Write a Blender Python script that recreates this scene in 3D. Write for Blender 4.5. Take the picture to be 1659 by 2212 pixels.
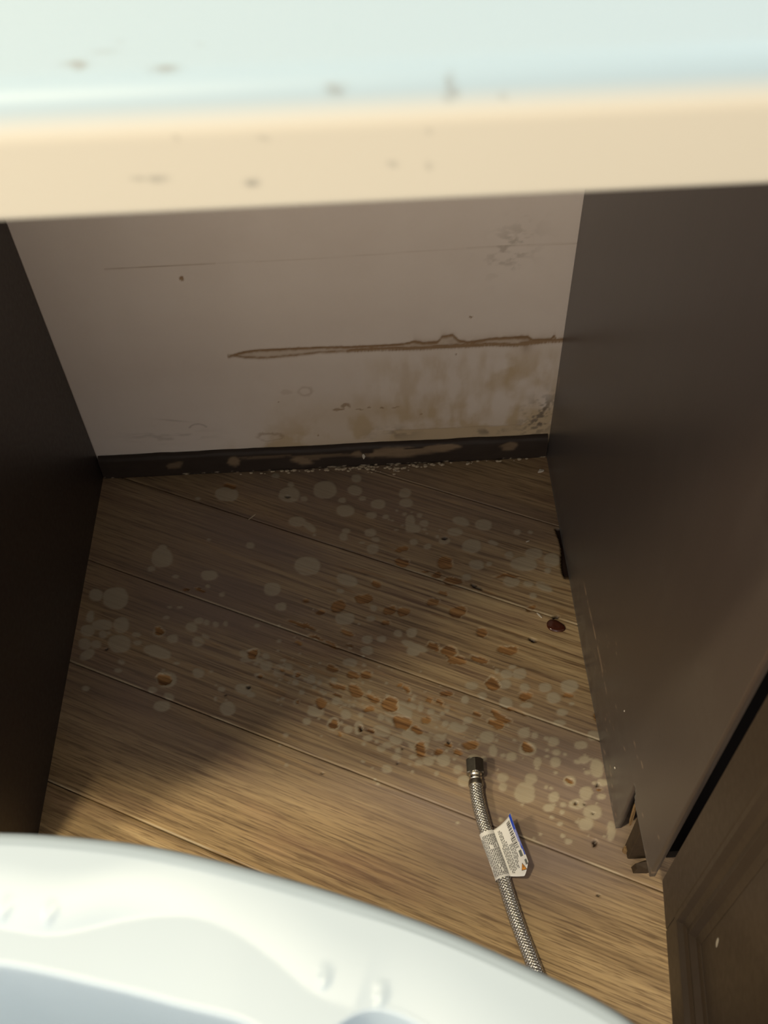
import bpy, bmesh, math, random
import numpy as np
from mathutils import Vector, Matrix

for o in list(bpy.data.objects):
    bpy.data.objects.remove(o, do_unlink=True)
scene = bpy.context.scene
COL = scene.collection
random.seed(7)

# ------------------------------------------------------------------ camera
FPX, YAW, PITCH, ROLL = 2140.7, -0.000465, 0.897539, -0.048968
CAM = Vector((0.37687, -0.89168, 1.00608))
fwd = Vector((math.sin(YAW) * math.cos(PITCH), math.cos(YAW) * math.cos(PITCH), -math.sin(PITCH)))
rgt = Vector((math.cos(YAW), -math.sin(YAW), 0))
upv = rgt.cross(fwd)
r2 = rgt * math.cos(ROLL) + upv * math.sin(ROLL)
u2 = -rgt * math.sin(ROLL) + upv * math.cos(ROLL)
cam_data = bpy.data.cameras.new('camera')
cam = bpy.data.objects.new('camera', cam_data)
COL.objects.link(cam)
cam.matrix_world = Matrix(((r2.x, u2.x, -fwd.x, CAM.x), (r2.y, u2.y, -fwd.y, CAM.y), (r2.z, u2.z, -fwd.z, CAM.z), (0, 0, 0, 1)))
cam_data.sensor_fit = 'HORIZONTAL'
cam_data.sensor_width = 36
cam_data.lens = FPX / 1659 * 36
cam_data.clip_start = 0.01
cam_data.dof.use_dof = True
cam_data.dof.focus_distance = 1.12
cam_data.dof.aperture_fstop = 13
scene.camera = cam

# ------------------------------------------------------------------ light
scene.view_settings.view_transform = 'Standard'
scene.view_settings.look = 'None'
scene.view_settings.gamma = 1
scene.view_settings.use_curve_mapping = False
scene.view_settings.exposure = 0.0
world = bpy.data.worlds.new('world')
scene.world = world
world.use_nodes = True
world.node_tree.nodes['Background'].inputs[0].default_value = (1.0, 0.95, 0.91, 1)
world.node_tree.nodes['Background'].inputs[1].default_value = 0.80


def area(name, loc, target, size, power, colour, size_y=None, spread=180):
    d = bpy.data.lights.new(name, 'AREA')
    d.energy = power
    d.color = colour
    d.size = size
    if size_y:
        d.shape = 'RECTANGLE'
        d.size_y = size_y
    d.spread = math.radians(spread)
    ob = bpy.data.objects.new(name, d)
    COL.objects.link(ob)
    ob.location = loc
    ob.rotation_euler = (Vector(target) - Vector(loc)).to_track_quat('-Z', 'Y').to_euler()
    return ob


# daylight of the window above the counter, two bulbs of the room's lamps, and an added soft fill from in front
area('window_daylight', (1.25, -0.10, 1.55), (0.6, -0.8, 0.8), 0.9, 10.5, (0.70, 0.90, 1.0), 0.8)
area('ceiling_lamp', (-0.26, -1.00, 2.45), (0.3, -0.45, 0.0), 0.10, 31, (1.0, 0.85, 0.55))
area('wall_lamp', (-0.81, -1.03, 1.60), (0.42, -0.33, 0.0), 0.16, 15, (1.0, 0.86, 0.58))
area('room_fill', (-0.3, -2.9, 1.3), (0.35, -0.5, 0.6), 1.6, 26, (1.0, 0.88, 0.72))

# positions on the floor and wall in 0.1 mm: x, y, then the two half axes of each mark
PALE=[[937,-1458,135,-8,15,-151],[934,-1320,59,-4,7,-66],[826,-1623,47,-3,5,-43],[1556,-1765,104,-6,6,-77],[427,-2038,155,-9,21,-163],[179,-1975,86,-5,13,-89],[1140,-1762,41,-2,3,-28],[1550,-1925,29,-2,2,-28],[1736,-2053,34,-2,2,-34],[1516,-1208,24,-1,2,-22],[1318,-513,37,-2,2,-24],[1695,-465,154,-10,7,-119],[1103,-2205,28,-2,2,-20],[1228,-2219,34,-2,2,-20],[155,-2277,45,-3,10,-67],[1073,-2356,39,-2,3,-26],[2532,-518,141,-9,3,-127],[2723,-601,49,-3,0,-39],[2541,-350,43,-3,1,-48],[2998,-468,153,-10,0,-151],[3397,-501,98,-6,-2,-87],[3425,-293,68,-4,-2,-73],[3491,-642,49,-3,-1,-39],[3263,-838,115,-7,-1,-92],[3694,-757,97,-6,-3,-85],[3604,-936,72,-4,-2,-53],[3783,-978,42,-3,-1,-38],[4054,-590,79,-5,-4,-79],[4064,-756,85,-5,-4,-70],[2638,-976,114,-7,1,-83],[2795,-1076,88,-83,-24,-42],[3276,-1174,53,-3,-1,-45],[3240,-1268,53,-3,-1,-59],[3578,-1215,77,-5,-2,-67],[3639,-1329,53,-3,-1,-37],[3468,-1371,35,-2,-1,-22],[3599,-1481,76,-5,-2,-79],[2049,-1329,53,-3,2,-51],[2777,-1690,162,-10,1,-141],[3271,-1929,131,-51,-19,-79],[2348,-2020,103,-6,3,-102],[2463,-2277,67,-4,2,-60],[3229,-657,49,-3,-1,-47],[3184,-2089,45,-3,0,-34],[3583,-2368,39,-2,-1,-40],[3235,-2500,116,-7,-1,-85],[3540,-2511,55,-3,-1,-46],[2338,-183,56,-4,1,-41],[3937,-880,18,-1,-1,-23],[4122,-915,18,-1,-1,-15],[3997,-1128,18,-1,-1,-15],[3917,-1190,24,-1,-1,-15],[3823,-1026,12,-1,-1,-15],[3864,-1044,18,-1,-1,-15],[2867,-1216,24,-1,0,-22],[4100,-1096,65,-4,-7,-135],[4131,-1189,95,-6,-4,-74],[4278,-1107,59,-4,-3,-53],[4272,-1205,30,-2,-1,-22],[4226,-975,36,-2,-2,-38],[4036,-940,24,-1,-2,-31],[4755,-1107,105,-44,-19,-64],[5033,-1184,106,-7,-9,-89],[4657,-1273,94,-6,-5,-66],[4512,-1405,70,-4,-4,-58],[4124,-1403,53,-3,-2,-44],[4290,-1479,52,-3,-3,-43],[4848,-1505,116,-7,-10,-108],[5121,-1471,59,-24,-11,-35],[5442,-1329,47,-3,-5,-44],[5612,-1339,35,-2,-4,-29],[5307,-1677,52,-3,-7,-64],[5609,-1674,109,-7,-11,-85],[5463,-1822,165,-10,-13,-105],[5818,-1786,97,-6,-15,-105],[4884,-1801,92,-5,-7,-77],[5040,-1796,34,-2,-4,-35],[5744,-1944,45,-3,-6,-41],[5283,-2076,101,-6,-10,-82],[5487,-2122,56,-3,-5,-41],[5667,-2173,93,-63,-26,-48],[5520,-2300,45,-3,-6,-47],[4736,-1974,57,-3,-4,-48],[4429,-1333,23,-1,-2,-29],[4303,-1274,18,-1,-1,-15],[4467,-1217,18,-1,-1,-15],[153,-2487,84,-5,13,-85],[315,-2418,124,-7,11,-79],[545,-2431,95,-5,14,-111],[159,-2304,45,-3,10,-66],[340,-2555,50,-3,7,-52],[556,-2689,133,-7,16,-121],[142,-2672,83,-5,12,-77],[281,-2686,61,-3,8,-57],[191,-2820,78,52,36,-56],[404,-2540,22,-1,4,-26],[746,-2572,50,-3,5,-39],[1191,-2661,66,-4,5,-58],[766,-2695,50,-3,4,-32],[1022,-2829,164,-58,-10,-78],[1493,-2717,77,-4,6,-70],[1399,-2512,72,-4,6,-71],[1481,-2425,56,-3,4,-46],[1572,-2457,39,-2,3,-39],[1686,-2489,39,-2,3,-39],[1808,-2483,28,-2,2,-33],[1581,-2645,45,-31,-9,-22],[1526,-3135,70,-4,5,-67],[1123,-3076,22,-1,2,-18],[1216,-3423,62,-27,-9,-38],[1149,-3542,90,-5,7,-64],[616,-2943,38,-2,4,-31],[588,-3059,43,-2,4,-31],[1011,-3329,53,-3,5,-42],[1162,-3199,118,-6,11,-108],[1078,-2350,34,-2,3,-27],[242,-3269,43,-2,5,-36],[1267,-2998,33,-2,2,-19],[1676,-3125,22,-1,1,-18],[1752,-3304,16,-1,1,-12],[1010,-2555,72,-4,7,-71],[1899,-3617,89,-5,5,-86],[2059,-3374,94,-33,-12,-62],[2157,-3450,48,-3,2,-35],[1820,-3361,43,-2,2,-36],[1754,-3487,21,-1,2,-29],[1871,-3511,16,-1,1,-12],[2188,-2538,33,-2,1,-26],[2460,-2758,27,-2,1,-25],[2303,-2957,43,-2,2,-43],[2313,-3087,75,-4,2,-67],[2229,-3002,43,-2,2,-37],[2466,-3162,64,-4,2,-85],[2577,-3120,48,-3,1,-43],[2193,-3049,27,-1,1,-25],[2077,-2994,76,-4,2,-37],[2035,-2911,44,-2,2,-44],[2232,-3204,54,-3,2,-42],[2665,-3234,48,-3,1,-42],[2662,-3329,37,-2,1,-36],[2598,-3314,21,-1,1,-24],[2842,-3291,53,-3,0,-60],[2938,-3345,32,-2,0,-36],[3102,-3306,37,-2,0,-36],[2773,-3288,21,-1,0,-24],[2732,-3452,37,-2,0,-35],[2880,-3401,26,-1,0,-24],[2897,-3699,94,-5,0,-74],[3229,-3757,57,-3,-1,-57],[2799,-3819,47,-2,0,-45],[2565,-3975,31,-2,1,-28],[3181,-3851,21,-1,0,-23],[3252,-3939,46,-2,-1,-45],[3127,-3590,52,-3,0,-46],[3225,-3642,26,-1,0,-23],[3277,-3650,21,-1,0,-23],[3330,-3647,21,-1,0,-23],[3352,-3585,16,-1,0,-17],[3273,-3586,16,-1,0,-17],[2671,-3577,37,-2,1,-35],[2959,-3452,26,-1,0,-24],[3308,-3105,64,-4,-1,-49],[3088,-3868,67,-4,0,-84],[2144,-2923,87,-5,4,-87],[3625,-3986,100,-25,-13,-65],[3774,-4088,71,-4,-3,-66],[3929,-4046,91,-5,-5,-88],[3626,-3818,41,-2,-1,-40],[3400,-3777,36,-2,-1,-34],[3370,-3928,51,-3,-2,-78],[3469,-4061,56,-3,-1,-33],[3680,-4154,40,-2,-1,-33],[3612,-4189,45,-2,-1,-38],[3422,-4119,25,-1,-1,-22],[3570,-4105,20,-1,-1,-22],[3788,-4225,35,-2,-2,-32],[3774,-4295,45,-2,-1,-32],[4117,-4355,60,-3,-3,-53],[4277,-4363,70,-4,-5,-64],[3664,-4427,55,-3,-2,-47],[4016,-4377,45,-2,-2,-32],[4192,-4502,25,-1,-2,-26],[3955,-4299,50,-3,-2,-27],[3979,-3694,47,-3,-2,-40],[4065,-3727,36,-2,-3,-46],[4187,-3774,41,-2,-3,-40],[4223,-3850,51,-3,-3,-45],[4365,-3743,31,-2,-4,-46],[4304,-3803,26,-1,-2,-28],[4325,-3928,36,-2,-3,-39],[4445,-3974,77,-27,-16,-48],[4157,-4059,41,-2,-2,-33],[4257,-4086,71,-4,-3,-44],[3882,-3763,31,-2,-1,-23],[4024,-2990,75,-4,-3,-62],[4027,-2732,66,-4,-4,-64],[3863,-2729,49,-3,-2,-51],[3504,-2804,65,-4,-2,-57],[3489,-2948,76,-4,-2,-62],[3668,-2801,55,-3,-2,-44],[3281,-3091,75,-4,-1,-49],[4428,-4472,54,-3,-4,-47],[3814,-3771,155,-8,-7,-147],[4026,-4118,121,-6,-7,-119],[4044,-2917,148,-72,-17,-46],[5080,-3348,68,-4,-7,-59],[5227,-3356,79,-4,-9,-71],[4973,-3306,32,-2,-4,-36],[5154,-3256,42,-2,-4,-30],[4660,-3474,73,-4,-5,-53],[4773,-3609,47,-3,-5,-46],[5027,-3716,72,-4,-8,-74],[5258,-3530,52,-3,-7,-52],[5493,-3543,68,-4,-9,-64],[5567,-3681,77,-4,-10,-69],[5251,-3751,72,-4,-4,-34],[4576,-3651,42,-2,-4,-46],[5183,-4085,61,-3,-8,-66],[5301,-4119,40,-2,-5,-38],[5491,-4205,60,-3,-8,-54],[4773,-4118,81,-4,-7,-71],[4822,-4279,50,-3,-7,-64],[5014,-4353,60,-3,-6,-48],[5289,-4432,45,-2,-8,-58],[5476,-4447,59,-3,-8,-58],[5503,-4336,35,-2,-5,-37],[5589,-4362,25,-1,-3,-21],[5638,-3868,61,-3,-7,-45],[5589,-3990,66,-4,-5,-33],[5194,-4621,64,-3,-8,-62],[5111,-4771,107,-5,-15,-116],[4608,-4354,55,-3,-4,-42],[4703,-4359,35,-2,-3,-32],[4481,-4605,64,-3,-5,-62],[4921,-4338,25,-1,-2,-21],[5397,-4373,25,-1,-2,-16],[4489,-3998,71,-4,-4,-44],[4331,-3923,36,-2,-3,-33],[4580,-3897,51,-3,-4,-45],[5710,-4448,35,-2,-4,-26],[5758,-3761,31,-2,-4,-23],[5766,-3540,94,-5,-13,-81],[5948,-4164,75,-4,-10,-60],[5201,-4266,95,-5,-10,-80],[5039,-3477,73,-4,-7,-59],[5401,-4831,58,-3,-9,-60],[5490,-4917,34,-2,-4,-25],[5635,-4919,82,-4,-9,-59],[5746,-4803,63,-3,-12,-75],[5779,-5016,95,-5,-13,-78],[5687,-5134,76,-4,-10,-58],[5602,-4663,63,-3,-9,-56],[4897,-4590,59,-3,-6,-52],[4886,-4693,44,-2,-5,-46],[5331,-4944,58,-3,-6,-45],[5422,-5116,29,-1,-4,-24],[5483,-5308,42,-2,-4,-28],[5867,-4435,20,-1,-3,-16],[5804,-4574,34,-2,-4,-26],[5904,-4847,48,-2,-5,-30],[5934,-5220,47,-2,-17,-95],[5909,-4538,69,-4,-18,-104],[5780,-4264,70,-4,-8,-48],[5789,-4426,59,-3,-7,-42],[5931,-4695,58,-3,-7,-41]]
PEEL=[[1286,-1972,40,-2,2,-28],[1456,-1961,56,-27,-4,-19],[1730,-331,87,-25,-3,-39],[1010,-2555,56,-3,6,-58],[1131,-3204,86,-5,9,-84],[3966,-1510,76,-5,-2,-43],[3962,-1711,81,-5,-3,-64],[3481,-2229,107,-6,-2,-74],[3165,-2324,95,-5,-1,-86],[3617,-2019,71,-45,-16,-36],[3783,-2400,78,-4,-2,-59],[3943,-2442,78,-4,-3,-59],[2749,-2226,39,-2,0,-27],[2941,-2391,50,-3,0,-40],[3704,-2585,55,-3,-1,-32],[4497,-1750,103,-6,-9,-112],[4357,-1931,63,-4,-3,-48],[4561,-2026,113,-7,-4,-55],[4586,-2479,88,-5,-7,-78],[4330,-2318,67,-4,-3,-46],[4246,-1883,34,-2,-2,-28],[4440,-2204,61,-31,-12,-31],[5236,-1990,136,-8,-2,-21],[5460,-2463,66,-4,-5,-39],[2144,-2923,54,-3,3,-68],[2493,-3164,27,-1,1,-24],[2671,-3234,32,-2,1,-30],[2232,-3204,37,-2,1,-24],[3082,-3154,68,-18,-7,-42],[3321,-3264,67,-39,-21,-48],[2685,-2803,50,-29,-11,-28],[2985,-2794,181,-95,-8,-23],[3249,-2701,72,-35,-10,-29],[3284,-2887,42,-15,-5,-18],[2949,-3604,58,-3,0,-69],[3088,-3868,41,-2,0,-62],[3159,-3995,20,-1,0,-28],[3139,-3391,81,-47,-14,-31],[3143,-3521,43,-25,-9,-21],[2676,-3577,21,-1,0,-23],[2736,-2556,167,-80,-7,-24],[3731,-3657,104,-6,-4,-97],[3479,-3701,57,-3,-1,-46],[3860,-3887,95,-24,-15,-71],[4008,-3995,66,-28,-13,-36],[4119,-3867,51,-3,-3,-39],[3525,-3571,70,-41,-17,-36],[3354,-3468,78,-36,-21,-60],[3454,-3265,59,-3,-2,-60],[4271,-2929,76,-29,-16,-53],[4433,-3007,86,-5,-5,-68],[3912,-3486,46,-27,-12,-26],[4165,-3629,41,-24,-15,-31],[4294,-3647,36,-32,-17,-23],[4381,-3541,68,-4,-3,-35],[3835,-3429,32,-2,-1,-24],[3952,-3606,21,-1,-1,-23],[4036,-4216,65,-3,-5,-86],[4352,-4168,45,-2,-3,-38],[4234,-4270,40,-2,-3,-38],[4450,-4276,55,-25,-17,-40],[3380,-3951,26,-1,-1,-39],[3507,-3991,35,-24,-11,-19],[4893,-3463,72,-54,-50,-79],[4947,-3877,98,-73,-22,-33],[4891,-3964,90,-47,-27,-55],[5204,-4239,60,-3,-8,-59],[4593,-4197,89,-13,-9,-54],[4844,-2791,53,-50,-33,-45],[4690,-3818,53,-32,-13,-25],[4514,-3141,100,-37,-19,-58],[5115,-3039,113,-30,-13,-48],[4782,-3144,82,-40,-19,-45],[5255,-3635,78,-4,-6,-46],[5731,-3632,62,-3,-3,-17],[6018,-3934,36,-2,-9,-50],[5601,-4668,39,-2,-4,-26],[5903,-4770,29,-1,-3,-15],[5630,-4919,19,-1,-2,-15],[5104,-3811,135,-71,-8,-15]]
DARK=[[5748,-2624,38,-2,-3,-19],[4514,-1368,35,-2,-2,-22],[4354,-4146,15,-1,-1,-16],[5692,-5854,18,-1,-2,-13],[2121,-3354,21,-1,1,-18],[2970,-4439,15,-1,0,-11],[5743,-5340,19,-1,-6,-33],[5428,-2919,43,-22,-8,-17],[3844,-4201,10,-1,-1,-11],[2509,-564,31,-2,0,-16],[1862,-3446,11,-1,1,-12],[413,-2763,17,-1,2,-13],[4852,-2133,67,-44,-9,-18],[3396,-3946,15,-1,-1,-28],[5707,-4923,10,0,-2,-10],[5776,-5031,10,0,-2,-10],[3786,-4365,10,-1,0,-11],[5878,-4718,15,-1,-4,-20],[5627,-4908,14,-1,-2,-15]]
TEAR_U=[[2017,2013],[2209,2074],[2376,2086],[2872,2083],[3148,2080],[3478,2066],[3809,2066],[4086,2070],[4224,2105],[4334,2069],[4500,2073],[4554,2156],[4680,2170],[4748,2086],[4859,2050],[5024,2068],[5161,2089],[5354,2091],[5575,2091],[5635,2037],[5857,2030],[5889,2093],[5924,2025]]
TEAR_L=[[2017,2013],[2193,1964],[2441,1941],[2805,1962],[3085,1988],[3251,1985],[3474,1992],[3863,1997],[4251,1979],[4584,1987],[4862,1984],[5139,1988],[5419,1963],[5639,1985],[5927,1996]]
RIM=[[0.167,-0.6912],[0.2041,-0.695],[0.2412,-0.701],[0.2706,-0.7079],[0.3021,-0.717],[0.3375,-0.7284],[0.3718,-0.7409],[0.4006,-0.7527],[0.4263,-0.7649],[0.457,-0.7806],[0.4708,-0.7888],[0.4802,-0.7958]]
CREASE=[[0.1767,-0.739],[0.1912,-0.7425],[0.2029,-0.7444],[0.2141,-0.7427],[0.2341,-0.7388],[0.2523,-0.7375],[0.2731,-0.7387],[0.2919,-0.7459],[0.3152,-0.7619],[0.3331,-0.7787],[0.3548,-0.7848]]
INNER=[[0.1804,-0.7568],[0.2269,-0.7679],[0.27,-0.7799],[0.3008,-0.7879]]
INNER2=[[0.3482,-0.7877],[0.3526,-0.7859],[0.3591,-0.7846],[0.3655,-0.7861],[0.3782,-0.7913]]
DIMPLE=[[0.1757,-0.7317],[0.182,-0.7308],[0.198,-0.736],[0.2056,-0.7331],[0.3401,-0.7713],[0.3375,-0.7769],[0.3668,-0.7796],[0.3647,-0.7835]]

# ------------------------------------------------------------------ helpers
def link(o, parent=None):
    COL.objects.link(o)
    if parent is not None:
        o.parent = parent
    return o


def mesh_obj(name, verts, faces, mat=None, parent=None, smooth=False):
    me = bpy.data.meshes.new(name)
    me.from_pydata([tuple(v) for v in verts], [], faces)
    me.update()
    if smooth:
        me.polygons.foreach_set('use_smooth', [True] * len(me.polygons))
    if mat:
        me.materials.append(mat)
    return link(bpy.data.objects.new(name, me), parent)


def bm_obj(name, bm, mat=None, parent=None, smooth=False):
    me = bpy.data.meshes.new(name)
    bmesh.ops.recalc_face_normals(bm, faces=bm.faces[:])
    bm.to_mesh(me)
    bm.free()
    if smooth:
        me.polygons.foreach_set('use_smooth', [True] * len(me.polygons))
    if mat:
        me.materials.append(mat)
    return link(bpy.data.objects.new(name, me), parent)


def add_box(bm, lo, hi, bevel=0.0, seg=2):
    r = bmesh.ops.create_cube(bm, size=1.0)
    vs = r['verts']
    c = [(a + b) / 2 for a, b in zip(lo, hi)]
    s = [b - a for a, b in zip(lo, hi)]
    for v in vs:
        v.co = Vector((c[0] + v.co.x * s[0], c[1] + v.co.y * s[1], c[2] + v.co.z * s[2]))
    if bevel > 0:
        es = list({e for v in vs for e in v.link_edges})
        bmesh.ops.bevel(bm, geom=es, offset=bevel, segments=seg, profile=0.5, affect='EDGES')


def box(name, lo, hi, mat, parent=None, bevel=0.0):
    bm = bmesh.new()
    add_box(bm, lo, hi, bevel)
    return bm_obj(name, bm, mat, parent)


def empty(name, loc=(0, 0, 0)):
    o = bpy.data.objects.new(name, None)
    o.location = loc
    o.empty_display_size = 0.05
    return link(o)


def tag(o, label=None, cat=None, group=None, kind=None):
    for k, v in (('label', label), ('category', cat), ('group', group), ('kind', kind)):
        if v:
            o[k] = v
    return o


def grid_mesh(name, P, mat, parent=None, attrs=None, smooth=True, flip=False):
    """P: (n, m, 3) array of points -> quad grid with float attributes"""
    n, m = P.shape[:2]
    idx = np.arange(n * m).reshape(n, m)
    q = np.stack([idx[:-1, :-1], idx[1:, :-1], idx[1:, 1:], idx[:-1, 1:]], -1).reshape(-1, 4)
    if flip:
        q = q[:, ::-1]
    me = bpy.data.meshes.new(name)
    me.vertices.add(n * m)
    me.vertices.foreach_set('co', P.reshape(-1).astype(np.float32))
    me.loops.add(q.size)
    me.loops.foreach_set('vertex_index', q.reshape(-1).astype(np.int32))
    me.polygons.add(len(q))
    me.polygons.foreach_set('loop_start', (np.arange(len(q)) * 4).astype(np.int32))
    me.update(calc_edges=True)
    if smooth:
        me.polygons.foreach_set('use_smooth', np.ones(len(q), bool))
    for k, a in (attrs or {}).items():
        at = me.attributes.new(k, 'FLOAT', 'POINT')
        at.data.foreach_set('value', a.reshape(-1).astype(np.float32))
    me.validate()
    if mat:
        me.materials.append(mat)
    return link(bpy.data.objects.new(name, me), parent)


RNG = np.random.RandomState(3)
TAB = RNG.rand(256, 256)


def vnoise(x, y):
    xi = np.floor(x).astype(int)
    yi = np.floor(y).astype(int)
    fx = x - xi
    fy = y - yi
    fx = fx * fx * (3 - 2 * fx)
    fy = fy * fy * (3 - 2 * fy)
    a = TAB[xi % 256, yi % 256]
    b = TAB[(xi + 1) % 256, yi % 256]
    c = TAB[xi % 256, (yi + 1) % 256]
    d = TAB[(xi + 1) % 256, (yi + 1) % 256]
    return (a * (1 - fx) + b * fx) * (1 - fy) + (c * (1 - fx) + d * fx) * fy


def fbm(x, y, o=4):
    s = 0
    a = 0.5
    for i in range(o):
        s = s + a * vnoise(x * 2 ** i + 17 * i, y * 2 ** i + 31 * i)
        a *= 0.5
    return s / (1 - 0.5 ** o)


def sstep(a, b, x):
    t = np.clip((x - a) / (b - a), 0, 1)
    return t * t * (3 - 2 * t)


# ------------------------------------------------------------------ materials
class NT:
    def __init__(self, name):
        self.m = bpy.data.materials.new(name)
        self.m.use_nodes = True
        self.t = self.m.node_tree
        self.b = self.t.nodes['Principled BSDF']
        self.N = self.t.nodes.new
        self.L = self.t.links.new

    def set(self, **k):
        for n, v in k.items():
            self.b.inputs[n.replace('_', ' ')].default_value = v
        return self

    def coords(self, scale=(1, 1, 1), rot=(0, 0, 0), kind='Object'):
        c = self.N('ShaderNodeTexCoord')
        src = c.outputs[kind]
        for key, val in (('Rotation', rot), ('Scale', scale)):
            m = self.N('ShaderNodeMapping')
            m.inputs[key].default_value = val
            self.L(src, m.inputs['Vector'])
            src = m.outputs[0]
        return src

    def noise(self, vec, scale, detail=4, rough=0.55, dist=0.0):
        n = self.N('ShaderNodeTexNoise')
        n.inputs['Scale'].default_value = scale
        n.inputs['Detail'].default_value = detail
        n.inputs['Roughness'].default_value = rough
        n.inputs['Distortion'].default_value = dist
        if vec is not None:
            self.L(vec, n.inputs['Vector'])
        return n.outputs['Fac']

    def ramp(self, fac, stops):
        r = self.N('ShaderNodeValToRGB')
        e = r.color_ramp.elements
        while len(e) < len(stops):
            e.new(0.5)
        for i, (p, c) in enumerate(stops):
            e[i].position = p
            e[i].color = (*c, 1) if len(c) == 3 else c
        self.L(fac, r.inputs[0])
        return r.outputs[0]

    def attr(self, name):
        a = self.N('ShaderNodeAttribute')
        a.attribute_name = name
        return a.outputs['Fac']

    def mix(self, fac, a, b, mode='MIX'):
        m = self.N('ShaderNodeMix')
        m.data_type = 'RGBA'
        m.blend_type = mode
        for i, v in ((0, fac), (6, a), (7, b)):
            if isinstance(v, (int, float)):
                m.inputs[i].default_value = v
            elif isinstance(v, tuple):
                m.inputs[i].default_value = (*v, 1)
            else:
                self.L(v, m.inputs[i])
        return m.outputs[2]

    def math(self, op, a, b=0.0):
        m = self.N('ShaderNodeMath')
        m.operation = op
        m.use_clamp = True
        for i, v in ((0, a), (1, b)):
            if isinstance(v, (int, float)):
                m.inputs[i].default_value = v
            else:
                self.L(v, m.inputs[i])
        return m.outputs[0]

    def bump(self, h, strength=0.2, dist=0.001):
        b = self.N('ShaderNodeBump')
        b.inputs['Strength'].default_value = strength
        b.inputs['Distance'].default_value = dist
        self.L(h, b.inputs['Height'])
        self.L(b.outputs[0], self.b.inputs['Normal'])

    def col(self, c):
        self.L(c, self.b.inputs['Base Color'])
        return self


PLANK_DIR = math.radians(-25.0)


def mat_floor():
    n = NT('worn_wood_plank')
    rot = (0, 0, -PLANK_DIR)
    v1 = n.coords((2.2, 42, 1), rot)
    v2 = n.coords((5, 210, 1), rot)
    v3 = n.coords((2.0, 7, 1), rot)
    v4 = n.coords((26, 480, 1), rot)
    g1 = n.noise(v1, 1.0, 5, 0.6, 0.6)
    g2 = n.noise(v2, 1.0, 4, 0.6, 0.3)
    g3 = n.noise(v3, 1.0, 3, 0.5)
    g4 = n.noise(v4, 1.0, 3, 0.6)
    info = n.N('ShaderNodeObjectInfo')
    base = n.ramp(g1, [(0.25, (0.215, 0.140, 0.070)), (0.45, (0.335, 0.230, 0.116)), (0.58, (0.41, 0.288, 0.148)), (0.75, (0.52, 0.385, 0.205))])
    streak = n.ramp(g2, [(0.34, (0.50, 0.45, 0.42)), (0.52, (1, 1, 1)), (0.7, (1.12, 1.10, 1.05))])
    base = n.mix(0.85, base, streak, 'MULTIPLY')
    fine = n.ramp(g4, [(0.36, (0.50, 0.45, 0.42)), (0.50, (1, 1, 1)), (0.66, (1.12, 1.1, 1.06))])
    base = n.mix(0.9, base, fine, 'MULTIPLY')
    # greyed, purple-brown water staining, with the shadow between the light pools painted in
    st = n.math('MULTIPLY', n.attr('stain_shade'), n.ramp(g3, [(0.26, (0, 0, 0)), (0.50, (1, 1, 1))]))
    # faint reddish tint where the print has bled
    red = n.noise(n.coords((6, 18, 1), rot), 1.0, 3, 0.5)
    base = n.mix(n.ramp(red, [(0.52, (0, 0, 0)), (0.72, (0.35, 0.35, 0.35))]), base, (0.27, 0.135, 0.095))
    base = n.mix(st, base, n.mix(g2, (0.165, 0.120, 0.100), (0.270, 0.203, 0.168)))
    base = n.mix(n.math('MULTIPLY', n.attr('bleach'), n.ramp(g2, [(0.40, (0, 0, 0)), (0.62, (1, 1, 1))])), base, (0.50, 0.38, 0.22))
    # pale lifted blisters, peeled core, dark specks
    pl = n.mix(g2, (0.375, 0.320, 0.230), (0.445, 0.39, 0.29))
    base = n.mix(n.math('MULTIPLY', n.attr('pale'), 0.88), base, pl)
    core = n.mix(0.9, n.ramp(g2, [(0.34, (0.12, 0.055, 0.020)), (0.50, (0.31, 0.160, 0.058)), (0.66, (0.43, 0.245, 0.098))]), fine, 'MULTIPLY')
    base = n.mix(n.attr('peel'), base, core)
    base = n.mix(n.attr('curl_glint'), base, (0.52, 0.43, 0.29))
    base = n.mix(n.attr('dark'), base, (0.022, 0.010, 0.006))
    n.col(base)
    r = n.N('ShaderNodeMapRange')
    r.inputs[3].default_value = 0.36
    r.inputs[4].default_value = 0.58
    n.L(g1, r.inputs[0])
    n.L(r.outputs[0], n.b.inputs['Roughness'])
    n.set(Specular_IOR_Level=0.42)
    h = n.mix(0.5, g2, g4)
    n.bump(h, 0.35, 0.0012)
    return n.m


def mat_wall():
    n = NT('stained_drywall')
    v = n.coords()
    f = n.noise(v, 9, 5, 0.6)
    f2 = n.noise(v, 60, 4, 0.6)
    base = n.ramp(f, [(0.3, (0.74, 0.655, 0.585)), (0.7, (0.79, 0.71, 0.64))])
    base = n.mix(n.attr('yellow'), base, (0.56, 0.435, 0.285))
    base = n.mix(n.attr('paper'), base, (0.74, 0.64, 0.52))
    base = n.mix(n.attr('brown'), base, n.mix(f2, (0.25, 0.150, 0.078), (0.38, 0.26, 0.155)))
    base = n.mix(n.attr('mold'), base, n.mix(f2, (0.16, 0.12, 0.085), (0.30, 0.245, 0.18)))
    n.col(base)
    n.set(Roughness=0.75, Specular_IOR_Level=0.25)
    n.bump(n.noise(v, 420, 3, 0.6), 0.12, 0.001)
    return n.m


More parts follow.
